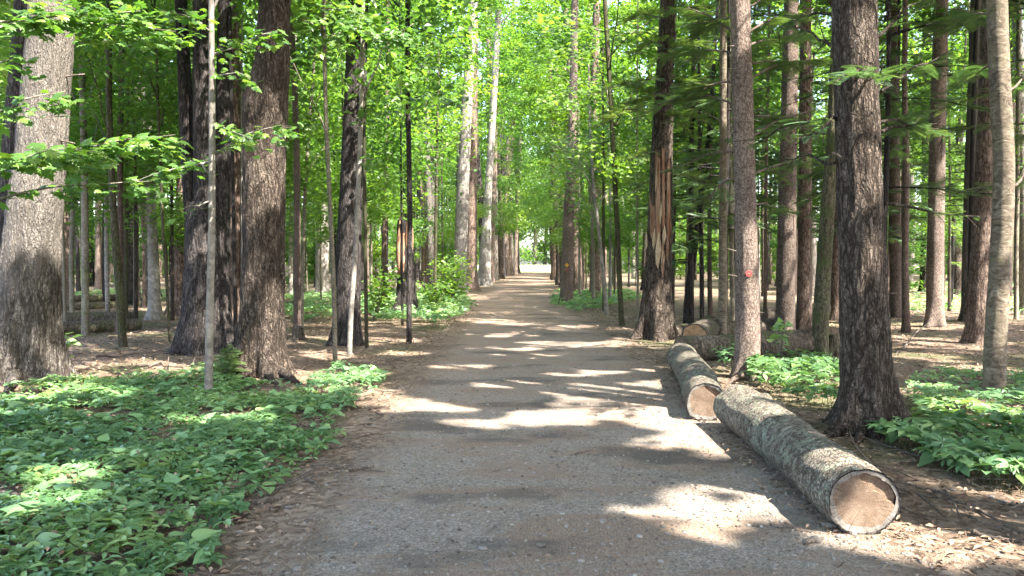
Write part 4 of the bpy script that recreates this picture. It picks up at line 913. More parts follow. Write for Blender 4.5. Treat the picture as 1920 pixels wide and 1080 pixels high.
for k in range(2600):
    y = 19 + 98 * GR.uniform(0, 1) ** .95; half = .68 * y + 3; x = GR.uniform(-half, half)
    if abs(x - float(path_c(y))) < 3.6 + .02 * y: continue
    left = x < 0
    p = GR.uniform()
    if left: kind = 'und' if p < .34 else ('hem' if p < .38 else ('pale' if p < .46 else 'tall'))
    else: kind = 'und' if p < .28 else ('hem' if p < .40 else ('pale' if p < .44 else 'tall'))
    if kind == 'hem' and y > 45: kind = 'und'
    if y > 42 and kind == 'und' and GR.uniform() < .75: kind = 'bush'
    if not ok(x, y, 1.7 + y * .013): continue
    if count > 340: break
    count += 1; placed.append((x, y))
    rad = GR.uniform(.12, .27) if kind in ('tall', 'pale') else (GR.uniform(.05, .10) if kind == 'hem' else GR.uniform(.03, .065))
    sd = 'left' if left else 'right'; dp = 'far back' if y > 65 else ('in the middle distance' if y > 38 else 'not far back')
    nm, what = {'tall': ('pine_tree', 'tall straight trunk'), 'pale': ('pine_tree', 'pale sunlit trunk'), 'hem': ('hemlock_tree', 'dark feathery hemlock'), 'und': ('maple_tree', 'slender leafy maple'), 'bush': ('maple_tree', 'bushy leafy maple')}[kind]
    bg_tree(nm, f'{what} {dp} in the wood {sd} of the path', f'{what} {dp} {sd} of the path', 'tree', x, y, kind, rad, 2000 + k)
for k in range(150):
    y = 17 + 45 * GR.uniform(0, 1) ** 1.1; x = GR.uniform(-1, 1) * (.66 * y + 1)
    if abs(x - float(path_c(y))) < 3.3 or not ok(x, y, 1.0): continue
    placed.append((x, y)); sd = 'left' if x < 0 else 'right'; dp = 'in the middle distance' if y > 34 else 'not far back'
    bg_tree('pine_tree', f'thin bare trunk {dp} in the wood {sd} of the path', f'thin poles {dp} {sd} of the path', 'tree', x, y, 'pole', GR.uniform(.035, .10), 6000 + k)
for k in range(44):
    y = GR.uniform(100, 128); x = (-1 if k % 2 else 1) * GR.uniform(9, 88) + 3
    rt = bg_tree('maple_tree', ('bushy tree at the far edge of the wood on the right', 'bushy tree at the far edge of the wood on the left')[k % 2], ('far edge of the wood right', 'far edge of the wood left')[k % 2], 'tree', x, y, 'bush', .1, 3000 + k); rt.scale = (1.5, 1.5, 1.4)
# trees beyond the meadow
for k in range(30):
    x = -30 + 2.4 * k + GR.uniform(-1, 1); y = 146 + GR.uniform(0, 16); rt = bg_tree('maple_tree', 'far tree beyond the sunlit meadow', 'trees beyond the meadow', 'tree', x, y, 'bush' if k % 2 else 'und', .14, 4000 + k); rt.scale = (2.8, 2.8, 4.2); rt.location.z = .6
for k, (dx, y, sc) in enumerate([(-2.9, 68, 1.3), (2.8, 74, 1.3), (-2.6, 80, 1.4), (2.6, 86, 1.4), (-2.6, 93, 1.5), (2.6, 99, 1.5), (-2.4, 105, 1.6), (2.6, 109, 1.6), (-3.2, 112, 1.7)]):
    x = float(path_c(y)) + dx; rt = bg_tree('maple_tree', ('tall leafy maple arching over the far path from the right', 'tall leafy maple arching over the far path from the left')[dx < 0], ('maples arching over the far path right', 'maples arching over the far path left')[dx < 0], 'tree', x, y, 'und', .07, 4100 + k); rt.scale = (sc, sc, sc * 1.25)
def clear_spot(x, y, n=30, jit=1.3):
    best = None
    for q in range(n):
        a, b = (x, y) if q == 0 else (x + GR.uniform(-jit, jit), y + GR.uniform(-jit, jit))
        if a < .70 * b + 1.5 or a < 3.0: continue
        t = ((a - GA[:, 0]) * S[0] + (b - GA[:, 1]) * S[1]) / (S[0] ** 2 + S[1] ** 2)
        dx = GA[:, 0] + S[0] * t - a; dy = GA[:, 1] + S[1] * t - b; z = GA[:, 2] + S[2] * t
        cost = float((np.clip(.30 + .5 * np.minimum(GA[:, 3], GA[:, 4]) - np.hypot(dx, dy), 0, None) * ((t > 0) & (z < 16))).sum())
        if best is None or cost < best[0]: best = (cost, a, b)
    return (best[1], best[2]) if best else (x, y)
# trees to the right of and behind the viewpoint, whose crowns shade the foreground
k = 0
for gx in np.arange(4.5, 20, 4.3):
    for gy in np.arange(-13, 20, 4.3):
        x = gx + GR.uniform(-1, 1); y = gy + GR.uniform(-1, 1)
        if x < .70 * y + 1.6 or x < 3.4: continue
        x, y = clear_spot(x, y)
        canopy_tree('pine_tree', 'tall pine standing to the right of the viewpoint', 'tree', 'pines right of the viewpoint', (x, y, gz(x, y)), [(0, 0, 0), (GR.uniform(-.3, .3), GR.uniform(-.3, .3), 8)], [.24, .19], 'pine', 18, 7.5, 3.2, nleaf=6000, size=.30, clumps=95, seed=5000 + k * 3, n=14, step=.5, limbs=3); k += 1
for x, y, ox, oy in [(3.3, -2.4, -1.2, 0), (3.1, -6.6, -1, 0), (3.9, 2.3, -1.0, -.3), (6.4, .6, -1, 0), (7.2, 4.2, -.8, 0), (3.6, -10.5, -1, 0), (9.6, 7.4, -.5, 0)]:
    x, y = clear_spot(x, y)
    canopy_tree('pine_tree', 'tall pine standing close to the path right of the viewpoint', 'tree', 'pines by the path right of the viewpoint', (x, y, gz(x, y)), [(0, 0, 0), (GR.uniform(-.3, .3), GR.uniform(-.3, .3), 8)], [.24, .19], 'pine', 18, 7.5, 3.6, nleaf=7000, size=.29, clumps=95, seed=5600 + k * 3, n=14, step=.5, limbs=3, off=(ox, oy)); k += 1
for x, y in [(-5.2, 1.5), (-9.5, 3.5), (-3.2, -3.2), (-3.4, -7.5), (-3.0, -12)]:
    canopy_tree('pine_tree', 'tall pine standing to the left of the viewpoint', 'tree', 'pines left of the viewpoint', (x, y, gz(x, y)), [(0, 0, 0), (GR.uniform(-.3, .3), GR.uniform(-.3, .3), 8)], [.24, .19], 'pine', 18, 8, 3.6, nleaf=5000, size=.29, clumps=90, off=(1.2 if y < 0 else 0, 0), seed=5400 + k * 3, n=14, step=.5, limbs=3); k += 1

# ------------------------------------------------------------------ logs
def log_object(name, label, a, b, ra, rb, bark, seed, cat='log', face=None, split=False, nseg=56, rings=60, group=None, knots=7, rind=None):
    """a = near end centre, b = far end centre; local +Y runs from near to far end"""
    a, b = np.asarray(a, float), np.asarray(b, float); d = b - a; L = np.linalg.norm(d)
    root = empty(name, a); tag(root, label, cat, group)
    root.rotation_euler = Vector(d).to_track_quat('Y', 'Z').to_euler()
    ts = np.linspace(0, 1, rings); th = np.linspace(0, 2 * np.pi, nseg, endpoint=False); TH, TT = np.meshgrid(th, ts)
    R = ra + (rb - ra) * TT; cx, cz = np.cos(TH), np.sin(TH)
    R = R * (1 + .11 * (fbm(cx * 1.1 + 4, cz * 1.1 + 4, TT * L * .8, seed, 3) - .5) * 2) + .016 * (fbm(cx * 6 + 9, cz * 6 + 9, TT * L * 5, seed + 2, 3) - .5)
    rr = np.random.default_rng(seed)
    for _ in range(4):
        t0 = rr.uniform(.05, .95); R = R * (1 + .045 * np.exp(-(((TT - t0) * L) / .07) ** 2) * (.4 + 1.2 * fbm(cx * 2 + 7, cz * 2 + 7, t0 * 9, seed + 4, 2)))
    for _ in range(knots):
        k0, t0 = rr.uniform(0, 2 * np.pi), rr.uniform(.1, .9); da = np.abs((TH - k0 + np.pi) % (2 * np.pi) - np.pi) * ra; R = R + .035 * np.exp(-(da ** 2 + ((TT - t0) * L) ** 2) / .0035)
    bx = .03 * np.sin(TT * 4.0 + seed); bx = bx - bx[:1]; V = np.stack([cx * R + bx, TT * L, cz * R], -1).reshape(-1, 3)
    i = np.arange(rings - 1)[:, None] * nseg; j = np.arange(nseg)[None]; j2 = (j + 1) % nseg
    q = np.stack([i + j, i + nseg + j, i + nseg + j2, i + j2], -1).reshape(-1, 4)
    link('bark', mesh_np('bark', V, q, BARK[bark]), root)
    def end(ring, y, sgn, mats):
        P0 = V[ring * nseg:(ring + 1) * nseg].copy(); ox = P0[:, 0].mean() if ring else 0.0; P0[:, 0] -= ox
        def band(s0, s1, y0, y1, nm, mat, inner=False):
            A = P0 * (s0, 1, s0); B = P0 * (s1, 1, s1); A[:, 1] = y0; B[:, 1] = y1
            if inner: B *= 0; B[:, 1] = y1; B = B[:1]
            vv = np.vstack([A, B]); n = nseg; jj = np.arange(n)
            f = np.stack([jj, (jj + 1) % n, np.full(n, n)], 1) if inner else np.stack([jj, (jj + 1) % n, n + (jj + 1) % n, n + jj], 1)
            vv[:, 0] += ox
            return link(nm, mesh_np(nm, vv, f[:, ::-1] if sgn > 0 else f, mat, False), root)
        bl = band(1.0, .955, y, y + sgn * .004, 'bark_rim', BARK['dark'])
        if not split: band(.956, .0, y + sgn * .006, y + sgn * .006, 'cut_face', mats[1], True)
        else:
            # pale sapwood ring, brown heartwood, and a step where the hinge tore
            rn = .80 + .035 * np.sin(2 * th + 2.4) + .02 * np.sin(5 * th) + .012 * np.sin(13 * th)
            rn = np.where(np.cos(th - .9) > .2, np.minimum(.93, rn + .10 * np.clip(np.cos(th - .9) - .2, 0, 1)), rn)
            O = P0 * (.956, 1, .956); O[:, 1] = y + sgn * .006; I = P0.copy(); I[:, 0] *= rn; I[:, 2] *= rn; I[:, 1] = y + sgn * .010
            n = nseg; jj = np.arange(n); f = np.stack([jj, (jj + 1) % n, n + (jj + 1) % n, n + jj], 1)
            link('sapwood', mesh_np('sapwood', np.vstack([O, I]), f, mats[0], False), root)
            # heartwood cut in two levels along a slanting torn edge
            nx, nz = math.cos(math.radians(51)), math.sin(math.radians(51)); c = ra * .50
            sd = I[:, 0] * nx + I[:, 2] * nz - c; ins = sd <= 0
            k0 = [q for q in range(n) if ins[q] and not ins[(q + 1) % n]][0]; k1 = [q for q in range(n) if not ins[q] and ins[(q + 1) % n]][0]
            def cut(q): a_, b_ = I[q], I[(q + 1) % n]; t_ = sd[q] / (sd[q] - sd[(q + 1) % n]); return a_ + (b_ - a_) * t_
            e0, e1 = cut(k0), cut(k1); jag = curve_pts(e0, e1, 12); off = rr.normal(0, .006, 12); off[0] = off[-1] = 0; jag[:, 0] += off * nx; jag[:, 2] += off * nz
            A_ = []; q = (k1 + 1) % n
            while True:
                A_.append(I[q]);
                if q == k0: break
                q = (q + 1) % n
            B_ = []; q = (k0 + 1) % n
            while True:
                B_.append(I[q]);
                if q == k1: break
                q = (q + 1) % n
            def fan(outline, nm, mat, dy):
                P_ = np.array(outline); P_[:, 1] += dy; cen = P_.mean(0); K = len(P_); vv = np.vstack([P_, cen]); q_ = np.arange(K)
                link(nm, mesh_np(nm, vv, np.stack([q_, (q_ + 1) % K, np.full(K, K)], 1), mat, False), root)
            fan(A_ + list(jag), 'heartwood', mats[1], 0.0); fan(B_ + list(jag[::-1]), 'torn_heartwood', mats[1], .022)
            w0 = jag.copy(); w1 = jag.copy(); w1[:, 1] += .024; q_ = np.arange(11)
            link('torn_edge', mesh_np('torn_edge', np.vstack([w0, w1]), np.stack([q_, q_ + 1, q_ + 13, q_ + 12], 1), M_TORN, False), root)
    end(0, 0.0, 1, face or (M_SAP, M_HEART)); 
    sp, split = split, False
    end(rings - 1, L, -1, (M_SAP, M_HEART))
    return root
log_object('felled_log', 'thick near log with pale lichen and a sawn end facing the viewer', (2.065, 4.58, .200), (2.14, 7.62, .212), .203, .220, 'log', 11, split=True, rings=90, nseg=72)
log_object('felled_log', 'grey log lying behind the near log with only its sunlit end showing', (1.965, 7.93, .205), (2.50, 11.7, .215), .205, .215, 'log', 12, face=(M_SAP, M_HEART), split=True, rings=80)
log_object('felled_log', 'short log with a fresh orange sawn end beside the broken pine', (3.55, 15.3, .20), (4.35, 17.0, .26), .24, .23, 'oldlog', 13, face=(M_SAP, M_ORANGE), rings=30)
log_object('felled_log', 'old dark log lying crosswise behind the red marked spruce', (2.75, 12.9, .20), (5.15, 13.7, .22), .21, .23, 'oldlog', 14, rings=40)
log_object('felled_log', 'mossy log lying under the thin trunks behind the crossing log', (3.4, 16.6, .16), (5.9, 17.6, .18), .17, .2, 'oldlog', 15, rings=30)
for k, (lab, p0, p1, r) in enumerate([
    ('lowest of the dark rotting logs behind the crooked mossy sapling', (85, 630), (262, 618), .17), ('second rotting log of the pile left of the crooked sapling', (100, 606), (250, 602), .16), ('long mossy log lying above the rotting pile on the left', (80, 584), (225, 578), .15),
    ('dark log farthest back behind the rotting pile', (100, 568), (300, 560), .17), ('mossy log lying in the green clearing left of the path', (520, 552), (700, 548), .18), ('low log in the sunlit greenery near the thick brown trunk', (525, 572), (620, 580), .13), ('far log behind the rotten stump', (640, 541), (740, 536), .2),
    ('log far back in the right clearing', (1880, 548), (2010, 552), .18)]):
    a = px_ground(*p0); b = px_ground(*p1); a[2] = gz(a[0], a[1]) + r * .75; b[2] = gz(b[0], b[1]) + r * .75
    log_object('fallen_log', lab, a, b, r, r * .85, 'oldlog', 40 + k, rings=30, nseg=20)
def stump(label, px, py, r, h, seed, mat='oldlog'):
    g = px_ground(px, py); g[2] = gz(g[0], g[1]); root = empty('tree_stump', g); tag(root, label, 'stump')
    v, f = trunk_arrays([(0, 0, 0), (0, 0, h * .5), (.02, 0, h)], [r, r * .85, r * .8], 28, .06, .5, .12, seed, .02)
    t = v[:, 2] > h - .02; v[t, 2] += .16 * fbm(v[t, 0] * 8 + 5, v[t, 1] * 8 + 5, 0, seed, 2)
    link('trunk', mesh_np('trunk', v, f, BARK[mat]), root)
stump('dark rotten stump behind the red marked spruce', 1440, 622, .19, .38, 3); stump('low mossy stump right of the crossing log', 1558, 664, .12, .26, 5, 'mossy'); stump('short stump among the litter behind the thick brown trunk', 560, 640, .12, .2, 7)

# ------------------------------------------------------------------ trail markers
def disc_marker(name, label, px, py, Y, rad, cols, sq=False):
    p = px_at(px, py, Y); root = empty(name, p); tag(root, label, 'trail marker')
    bm = bmesh.new()
    if sq: bmesh.ops.create_cube(bm, size=1); bmesh.ops.scale(bm, vec=(rad * 1.6, .008, rad * 1.6), verts=bm.verts); bmesh.ops.rotate(bm, cent=(0, 0, 0), matrix=Matrix.Rotation(math.radians(45), 3, 'Y'), verts=bm.verts)
    else: bmesh.ops.create_cone(bm, cap_ends=True, segments=28, radius1=rad, radius2=rad * .97, depth=.008); bmesh.ops.rotate(bm, cent=(0, 0, 0), matrix=Matrix.Rotation(math.radians(90), 3, 'X'), verts=bm.verts)
    bmesh.ops.bevel(bm, geom=[e for e in bm.edges], offset=.0015, segments=1, affect='EDGES')
    me = bpy.data.meshes.new('plate'); bm.to_mesh(me); bm.free(); me.materials.append(cols[0]); pl = link('plate', me, root)
    bm = bmesh.new(); bmesh.ops.create_uvsphere(bm, u_segments=10, v_segments=6, radius=.007); me = bpy.data.meshes.new('nail'); bm.to_mesh(me); bm.free(); me.materials.append(cols[1])
    n = link('nail', me, pl); n.location = (0, -.006, 0)
    return root
M_RED = plain('red_plastic', (.34, .05, .045), .45, .4, .5); M_YEL = plain('yellow_plastic', (.55, .30, .03), .45, .4, .3); M_NAIL = plain('nail_steel', (.25, .24, .23), .4, .5, .2)
disc_marker('trail_marker', 'round red trail marker nailed to the scaly spruce', 1404, 513, YR2 - .165, .046, (M_RED, M_NAIL))
Ym = px_ground(1062, 570)[1]
disc_marker('trail_marker', 'yellow diamond trail marker on the spruce at the right edge of the path', 1063, 497, Ym - .25, .075, (M_YEL, M_NAIL), True)
disc_marker('trail_marker', 'small red trail marker below the yellow diamond', 1063, 506, Ym - .26, .05, (M_RED, M_NAIL))

# ------------------------------------------------------------------ undergrowth
def inpoly(px, py, poly):
    poly = np.asarray(poly, float); ins = np.zeros(len(px), bool); j = len(poly) - 1
    for i in range(len(poly)):
        xi, yi = poly[i]; xj, yj = poly[j]
        c = ((yi > py) != (yj > py)) & (px < (xj - xi) * (py - yi) / (yj - yi + 1e-9) + xi); ins ^= c; j = i
    return ins
def ground_patch(poly_px, n, seed, edge=.25):
    """random points in a ground polygon (given by its corner pixels in the photograph), with a ragged edge"""
    C = np.array([px_ground(*p)[:2] for p in poly_px]); r = np.random.default_rng(seed)
    lo, hi = C.min(0) - edge, C.max(0) + edge; P = r.uniform(lo, hi, (n * 3, 2))
    jx = (fbm(P[:, 0] * 1.7, P[:, 1] * 1.7, 0, seed, 3) - .5) * 2.2 * edge; jy = (fbm(P[:, 0] * 1.7, P[:, 1] * 1.7, 5.5, seed, 3) - .5) * 2.2 * edge
    P = P[inpoly(P[:, 0] + jx, P[:, 1] + jy, C)]
    dens = fbm(P[:, 0] * 2.2, P[:, 1] * 2.2, 0, seed + 5, 3); P = P[dens + r.uniform(-.16, .16, len(P)) > .425]
    return P[:n]
def herb_patch(name, label, poly, n, seed, hgt=(.06, .22), size=.085, kinds=(0, 1, 2), edge=.3, single=0, slabel=None, sgroup=None):
    P = ground_patch(poly, n, seed, edge); r = np.random.default_rng(seed + 1); N = len(P)
    lift = hgt[0] + (hgt[1] - hgt[0]) * fbm(P[:, 0] * 1.3, P[:, 1] * 1.3, 0, seed + 8, 3) * r.uniform(.5, 1.2, N)
    pos = np.stack([P[:, 0], P[:, 1], base_h(P[:, 0], P[:, 1]) + lift], 1)
    nv = np.stack([r.normal(0, .28, N), r.normal(-.05, .28, N), np.ones(N)], 1); R = frames(nv, r.uniform(0, 6.28, N))
    sc = size * (.4 + 1.0 * r.uniform(0, 1, N) ** 1.3); T = np.clip(fbm(P[:, 0] * .9, P[:, 1] * .9, 0, seed + 3, 3) * 1.0 + r.normal(0, .2, N), 0, 1)
    kd = r.choice(kinds, N); parts = []; tt = []; TV = [(PALM_V, PALM_F, 1.0), (HEART_V, HEART_F, 1.15), (TRI_V, TRI_F, 1.0), (LOW_V, LOW_F, 1.0)]
    sel = np.zeros(N, bool)
    if single:
        dist = np.hypot(P[:, 0], P[:, 1]); near = np.argsort(dist + r.uniform(0, .8, N))[:single]; sel[near] = True
    for k in kinds:
        m = (kd == k) & ~sel
        if m.sum() == 0: continue
        v, f, t = scatter_arrays(TV[k][0], TV[k][1], pos[m], R[m], sc[m] * TV[k][2], T[m]); parts.append((v, [f])); tt.append(t)
    v, f = join_arrays(parts); o = link(name, mesh_np(name, v, f, LEAF['herb'], False, {'tint': np.concatenate(tt)})); tag(o, label, 'undergrowth', kind='stuff')
    # thin stems
    m = r.uniform(size=N) < .22; q = pos[m]; w = .0022; b = q.copy(); b[:, 2] = base_h(q[:, 0], q[:, 1]) - .01; b[:, :2] += r.normal(0, .07, (len(q), 2))
    off = np.array([(-w, 0, 0), (w, -w, 0), (w, w, 0)]); vv = np.concatenate([(b[:, None] + off).reshape(-1, 3), (q[:, None] + off * .6).reshape(-1, 3)]); n3 = len(q) * 3
    i = np.arange(len(q))[:, None] * 3; fs = np.concatenate([np.stack([i + a, i + (a + 1) % 3, n3 + i + (a + 1) % 3, n3 + i + a], -1).reshape(-1, 4) for a in range(3)])
    so = link('stems', mesh_np('stems', vv, fs, M_STEM), o); so['kind'] = 'stuff'
    for i in np.nonzero(sel)[0]:
        k = kd[i]; key = (k, int(T[i] * 2.99))
        if key not in HERB_ONE:
            tv = np.array(TV[k][0]) * TV[k][2]
            HERB_ONE[key] = (mesh_np('leaf', tv, np.array(TV[k][1]), LEAF['herb'], False, {'tint': np.full(len(tv), .17 + .33 * key[1])}), mesh_np('stem', *tube_arrays([(0, 0, -1), (.0, 0, -.4), (0, 0, 0)], [.018, .016, .012], 5), M_STEM))
        rt = empty('woodland_herb', (P[i, 0], P[i, 1], base_h(P[i, 0], P[i, 1]))); tag(rt, slabel, 'plant', sgroup)
        o1 = link('leaf', HERB_ONE[key][0], rt); o1.matrix_local = Matrix.Translation((0, 0, float(lift[i]))) @ Matrix(R[i].tolist()).to_4x4() @ Matrix.Scale(float(sc[i]), 4)
        o2 = link('stem', HERB_ONE[key][1], rt); o2.location = (0, 0, float(lift[i])); o2.scale = (.12, .12, float(lift[i]) + .01)
HERB_ONE = {}
herb_patch('creeper_undergrowth', 'dense low green creeper carpet left of the path in the foreground', [(-160, 742), (160, 722), (430, 716), (560, 728), (650, 775), (610, 850), (500, 940), (430, 1030), (330, 1110), (250, 1300), (-600, 1300)], 7800, 61, (.03, .14), .098, (0, 0, 1, 2), .28, 110, 'low five leaved herb at the near edge of the left green carpet', 'single herbs in the left foreground')
herb_patch('sunlit_herbs', 'small patch of sunlit herbs at the path edge by the thick brown trunk', [(580, 716), (640, 698), (715, 706), (706, 742), (660, 762), (600, 745)], 700, 62, (.06, .22), .085, (1, 2), .12)
herb_patch('sunlit_herbs', 'sunlit pale green herbs between the spruce and the thick dark pine', [(1400, 716), (1440, 690), (1520, 690), (1580, 712), (1575, 770), (1520, 782), (1440, 752)], 1300, 63, (.10, .38), .10, (1, 1, 2), .15)
herb_patch('creeper_undergrowth', 'dark green heart leaved plants right of the thick dark pine', [(1640, 815), (1720, 790), (1990, 800), (2060, 930), (1880, 925), (1740, 880)], 1300, 64, (.05, .24), .115, (1, 1, 0), .15, 60, 'heart leaved plant at the right edge behind the near log', 'single plants behind the near log')
herb_patch('creeper_undergrowth', 'mixed green undergrowth around the foot of the peeling birch', [(1690, 730), (1760, 700), (1850, 720), (2000, 700), (2000, 800), (1720, 790)], 1100, 65, (.06, .26), .10, (0, 1, 2), .2)
herb_patch('far_herbs', 'sunlit green ground cover around the rotten stump', [(660, 575), (700, 556), (860, 556), (884, 580), (876, 602), (800, 618), (700, 606)], 3600, 66, (.08, .45), .17, (3,), .4)
herb_patch('far_herbs', 'green ground cover in the clearing left of the path', [(520, 600), (540, 556), (640, 548), (690, 556), (650, 590), (580, 606)], 2600, 67, (.06, .3), .16, (3,), .5)
herb_patch('far_herbs', 'green ground cover spread through the right clearing', [(1660, 580), (1690, 535), (2000, 530), (2000, 596), (1840, 590), (1700, 598)], 5200, 68, (.06, .3), .18, (3,), .8)
herb_patch('far_herbs', 'patch of low green plants by the yellow marked spruce', [(1030, 572), (1048, 552), (1180, 548), (1210, 566), (1130, 580), (1080, 590)], 1800, 69, (.06, .35), .16, (3,), .3)
herb_patch('far_herbs', 'thin green plants behind the rotting logs on the left', [(90, 560), (200, 545), (320, 548), (300, 566)], 900, 70, (.05, .25), .16, (3,), .5)
herb_patch('dark_herbs', 'dark leafy plants beside the grey log in front of the crossing log', [(1335, 672), (1360, 655), (1385, 660), (1380, 700), (1350, 702)], 170, 71, (.10, .42), .11, (1,), .05)
herb_patch('dark_herbs', 'low plants in shade between the trunks on the left', [(120, 715), (420, 690), (440, 716), (160, 728)], 500, 72, (.04, .18), .09, (0, 1, 2), .3)

def shrub(name, label, px, py, h, w, n, size, seed, mat='maple', tv=LEAF_V, tf=LEAF_F, single=0):
    g = px_ground(px, py); g[2] = gz(g[0], g[1]); root = empty(name, g); tag(root, label, 'plant'); r = np.random.default_rng(seed)
    stems = []; P = []
    for k in range(7):
        a = r.uniform(0, 6.28); e = np.array([math.cos(a) * w * r.uniform(.3, 1), math.sin(a) * w * r.uniform(.3, 1), h * r.uniform(.6, 1)]); p = curve_pts((0, 0, 0), e, 7, .05, .02, seed + k)
        link('stem', mesh_np('stem', *tube_arrays(p, np.linspace(.010, .003, 7) * (h + .3), 5), BARK['sapling']), root)
        m = n // 7; t = r.uniform(.3, 1.05, m); q = np.stack([np.interp(t, np.linspace(0, 1, 7), p[:, c]) for c in range(3)], 1) + r.normal(0, 1, (m, 3)) * np.array([w * .3, w * .3, h * .08]); P.append(q)
    P = np.concatenate(P); P[:, 2] = np.maximum(P[:, 2], .04)
    link('foliage', leaves_mesh('foliage', P, np.clip(r.normal(.6, .25, len(P)), 0, 1), size, LEAF[mat], seed, tv, tf, .45), root)
shrub('leafy_shrub', 'bright sunlit shrub at the left edge of the path by the pale leaning trunk', 846, 578, 1.9, .85, 900, .17, 81)
shrub('leafy_shrub', 'low sunlit bush beside the rotten stump', 812, 588, 1.0, .6, 420, .16, 82)
shrub('leafy_shrub', 'small green bush between the dark trunk and the rotten stump', 700, 600, 1.5, .6, 380, .16, 83)
shrub('seedling', 'broad leaved seedling against the foot of the massive grey trunk', 112, 700, .62, .22, 26, .17, 84, 'herb', HEART_V, HEART_F)
shrub('seedling', 'green seedling growing behind the sunlit herb patch', 1460, 690, .75, .2, 34, .15, 85, 'herb', HEART_V, HEART_F)
shrub('seedling', 'tiny leafy seedling at the right edge of the path before the broken pine', 1236, 598, .5, .2, 40, .12, 86, 'herb', HEART_V, HEART_F)
def conifer_seedling():
    g = px_ground(428, 712); g[2] = gz(g[0], g[1]); root = empty('spruce_seedling', g); tag(root, 'tiny dark spruce seedling between the forked tree and the thick brown trunk', 'seedling'); r = np.random.default_rng(6)
    link('stem', mesh_np('stem', *tube_arrays(curve_pts((0, 0, 0), (0.02, 0, .45), 6), np.linspace(.01, .003, 6), 6), BARK['sapling']), root)
    n = 70; z = r.uniform(.08, .45, n); nv = np.stack([r.normal(0, .3, n), r.normal(0, .3, n), np.ones(n)], 1)
    link('needles', scatter('needles', SPRAY_V, SPRAY_F, np.stack([z * 0, z * 0, z], 1), frames(nv, r.uniform(0, 6.28, n)), .34 * (1.1 - z * 1.5), np.full(n, .4), LEAF['conifer']), root)
conifer_seedling()

# ------------------------------------------------------------------ dead leaves, needles, gravel, stones and sticks
def dead_leaves():
    r = np.random.default_rng(17); n = 34000
    y = 2.5 + 26 * r.uniform(0, 1, n) ** 1.25; x = r.uniform(-1, 1, n) * (.72 * y + 1)
    d = np.abs(x - path_c(y)) - path_hw(y)
    k = (d > -.25) | (r.uniform(size=n) < np.where(d > -.9, .38, .11)); x, y = x[k], y[k]; n = len(x); d = d[k]
    pos = np.stack([x, y, base_h(x, y) + .012 + r.uniform(0, .018, n) + np.where(d < 0, .012, 0)], 1)
    nv = np.stack([r.normal(0, .35, n), r.normal(0, .35, n), np.ones(n)], 1); sc = np.where(d > 0, r.uniform(.022, .062, n), r.uniform(.012, .036, n)) * (1 + y * .012)
    tv = np.array(LEAF_V) * (1, .85, 1.8)
    o = link('fallen_leaves', scatter('fallen_leaves', tv, LEAF_F, pos, frames(nv, r.uniform(0, 6.28, n)), sc, r.uniform(0, 1, n) ** 1.3, LEAF['litter'])); tag(o, 'dry brown leaves strewn over the forest floor', 'dead leaves', kind='stuff')
    q1 = np.stack([r.uniform(-6.2, -1.7, 420), r.uniform(4, 10, 420)], 1); q2y = r.uniform(4.3, 12, 520); q2 = np.stack([2.1 + .12 * np.clip(q2y - 8, 0, 4) + r.choice([-1, 1], 520) * (.17 + np.abs(r.normal(0, .10, 520))), q2y], 1)
    q = np.concatenate([q1, q2]); lift = np.concatenate([r.uniform(.03, .13, 420), r.uniform(.012, .06, 520)]); N_ = len(q)
    o = link('drifted_leaves', scatter('drifted_leaves', tv, LEAF_F, np.stack([q[:, 0], q[:, 1], base_h(q[:, 0], q[:, 1]) + lift], 1), frames(np.stack([r.normal(0, .5, N_), r.normal(0, .5, N_), np.ones(N_)], 1), r.uniform(0, 6.28, N_)), r.uniform(.02, .055, N_), r.uniform(.0, .8, N_), LEAF['litter'])); tag(o, 'dry leaves caught among the herbs and drifted against the logs', 'dead leaves', kind='stuff')
    n = 16000; y = 3 + 15 * r.uniform(0, 1, n) ** 1.3; x = r.uniform(-1, 1, n) * (.70 * y + 1); d = np.abs(x - path_c(y)) - path_hw(y)
    k = (d > -.3) | (fbm(x * .9, y * 1.9, 0, 55, 3) + r.uniform(-.1, .1, n) > .56); x, y, d = x[k], y[k], d[k]; n = len(x)
    tv = [(-.5, 0, 0), (0, .02, .01), (.5, 0, 0), (0, -.02, .02)]; pos = np.stack([x, y, base_h(x, y) + .014 + r.uniform(0, .02, n) + np.where(d < 0, .008, 0)], 1)
    nv = np.stack([r.normal(0, .18, n), r.normal(0, .18, n), np.ones(n)], 1)
    o = link('pine_needles', scatter('pine_needles', tv, LEAF_F, pos, frames(nv, r.uniform(0, 6.28, n)), r.uniform(.05, .14, n), r.uniform(.1, .9, n), LEAF['litter'])); tag(o, 'brown pine needles scattered over path and forest floor', 'needles', kind='stuff')
dead_leaves()
def pebble_templates():
    out = []
    for s in range(4):
        bm = bmesh.new(); bmesh.ops.create_icosphere(bm, subdivisions=1, radius=1); r = np.random.default_rng(s)
        V = np.array([v.co[:] for v in bm.verts]) * np.array([1, r.uniform(.6, .9), r.uniform(.35, .55)]) * r.uniform(.8, 1.15, (len(bm.verts), 1)); Fp = np.array([[v.index for v in f.verts] for f in bm.faces]); bm.free(); out.append((V, Fp))
    return out
PEB = pebble_templates()
def on_path(x, y): return base_h(x, y) + .015 * (1 - np.clip((x - path_c(y)) / 2.4, -1, 1) ** 2) + .004
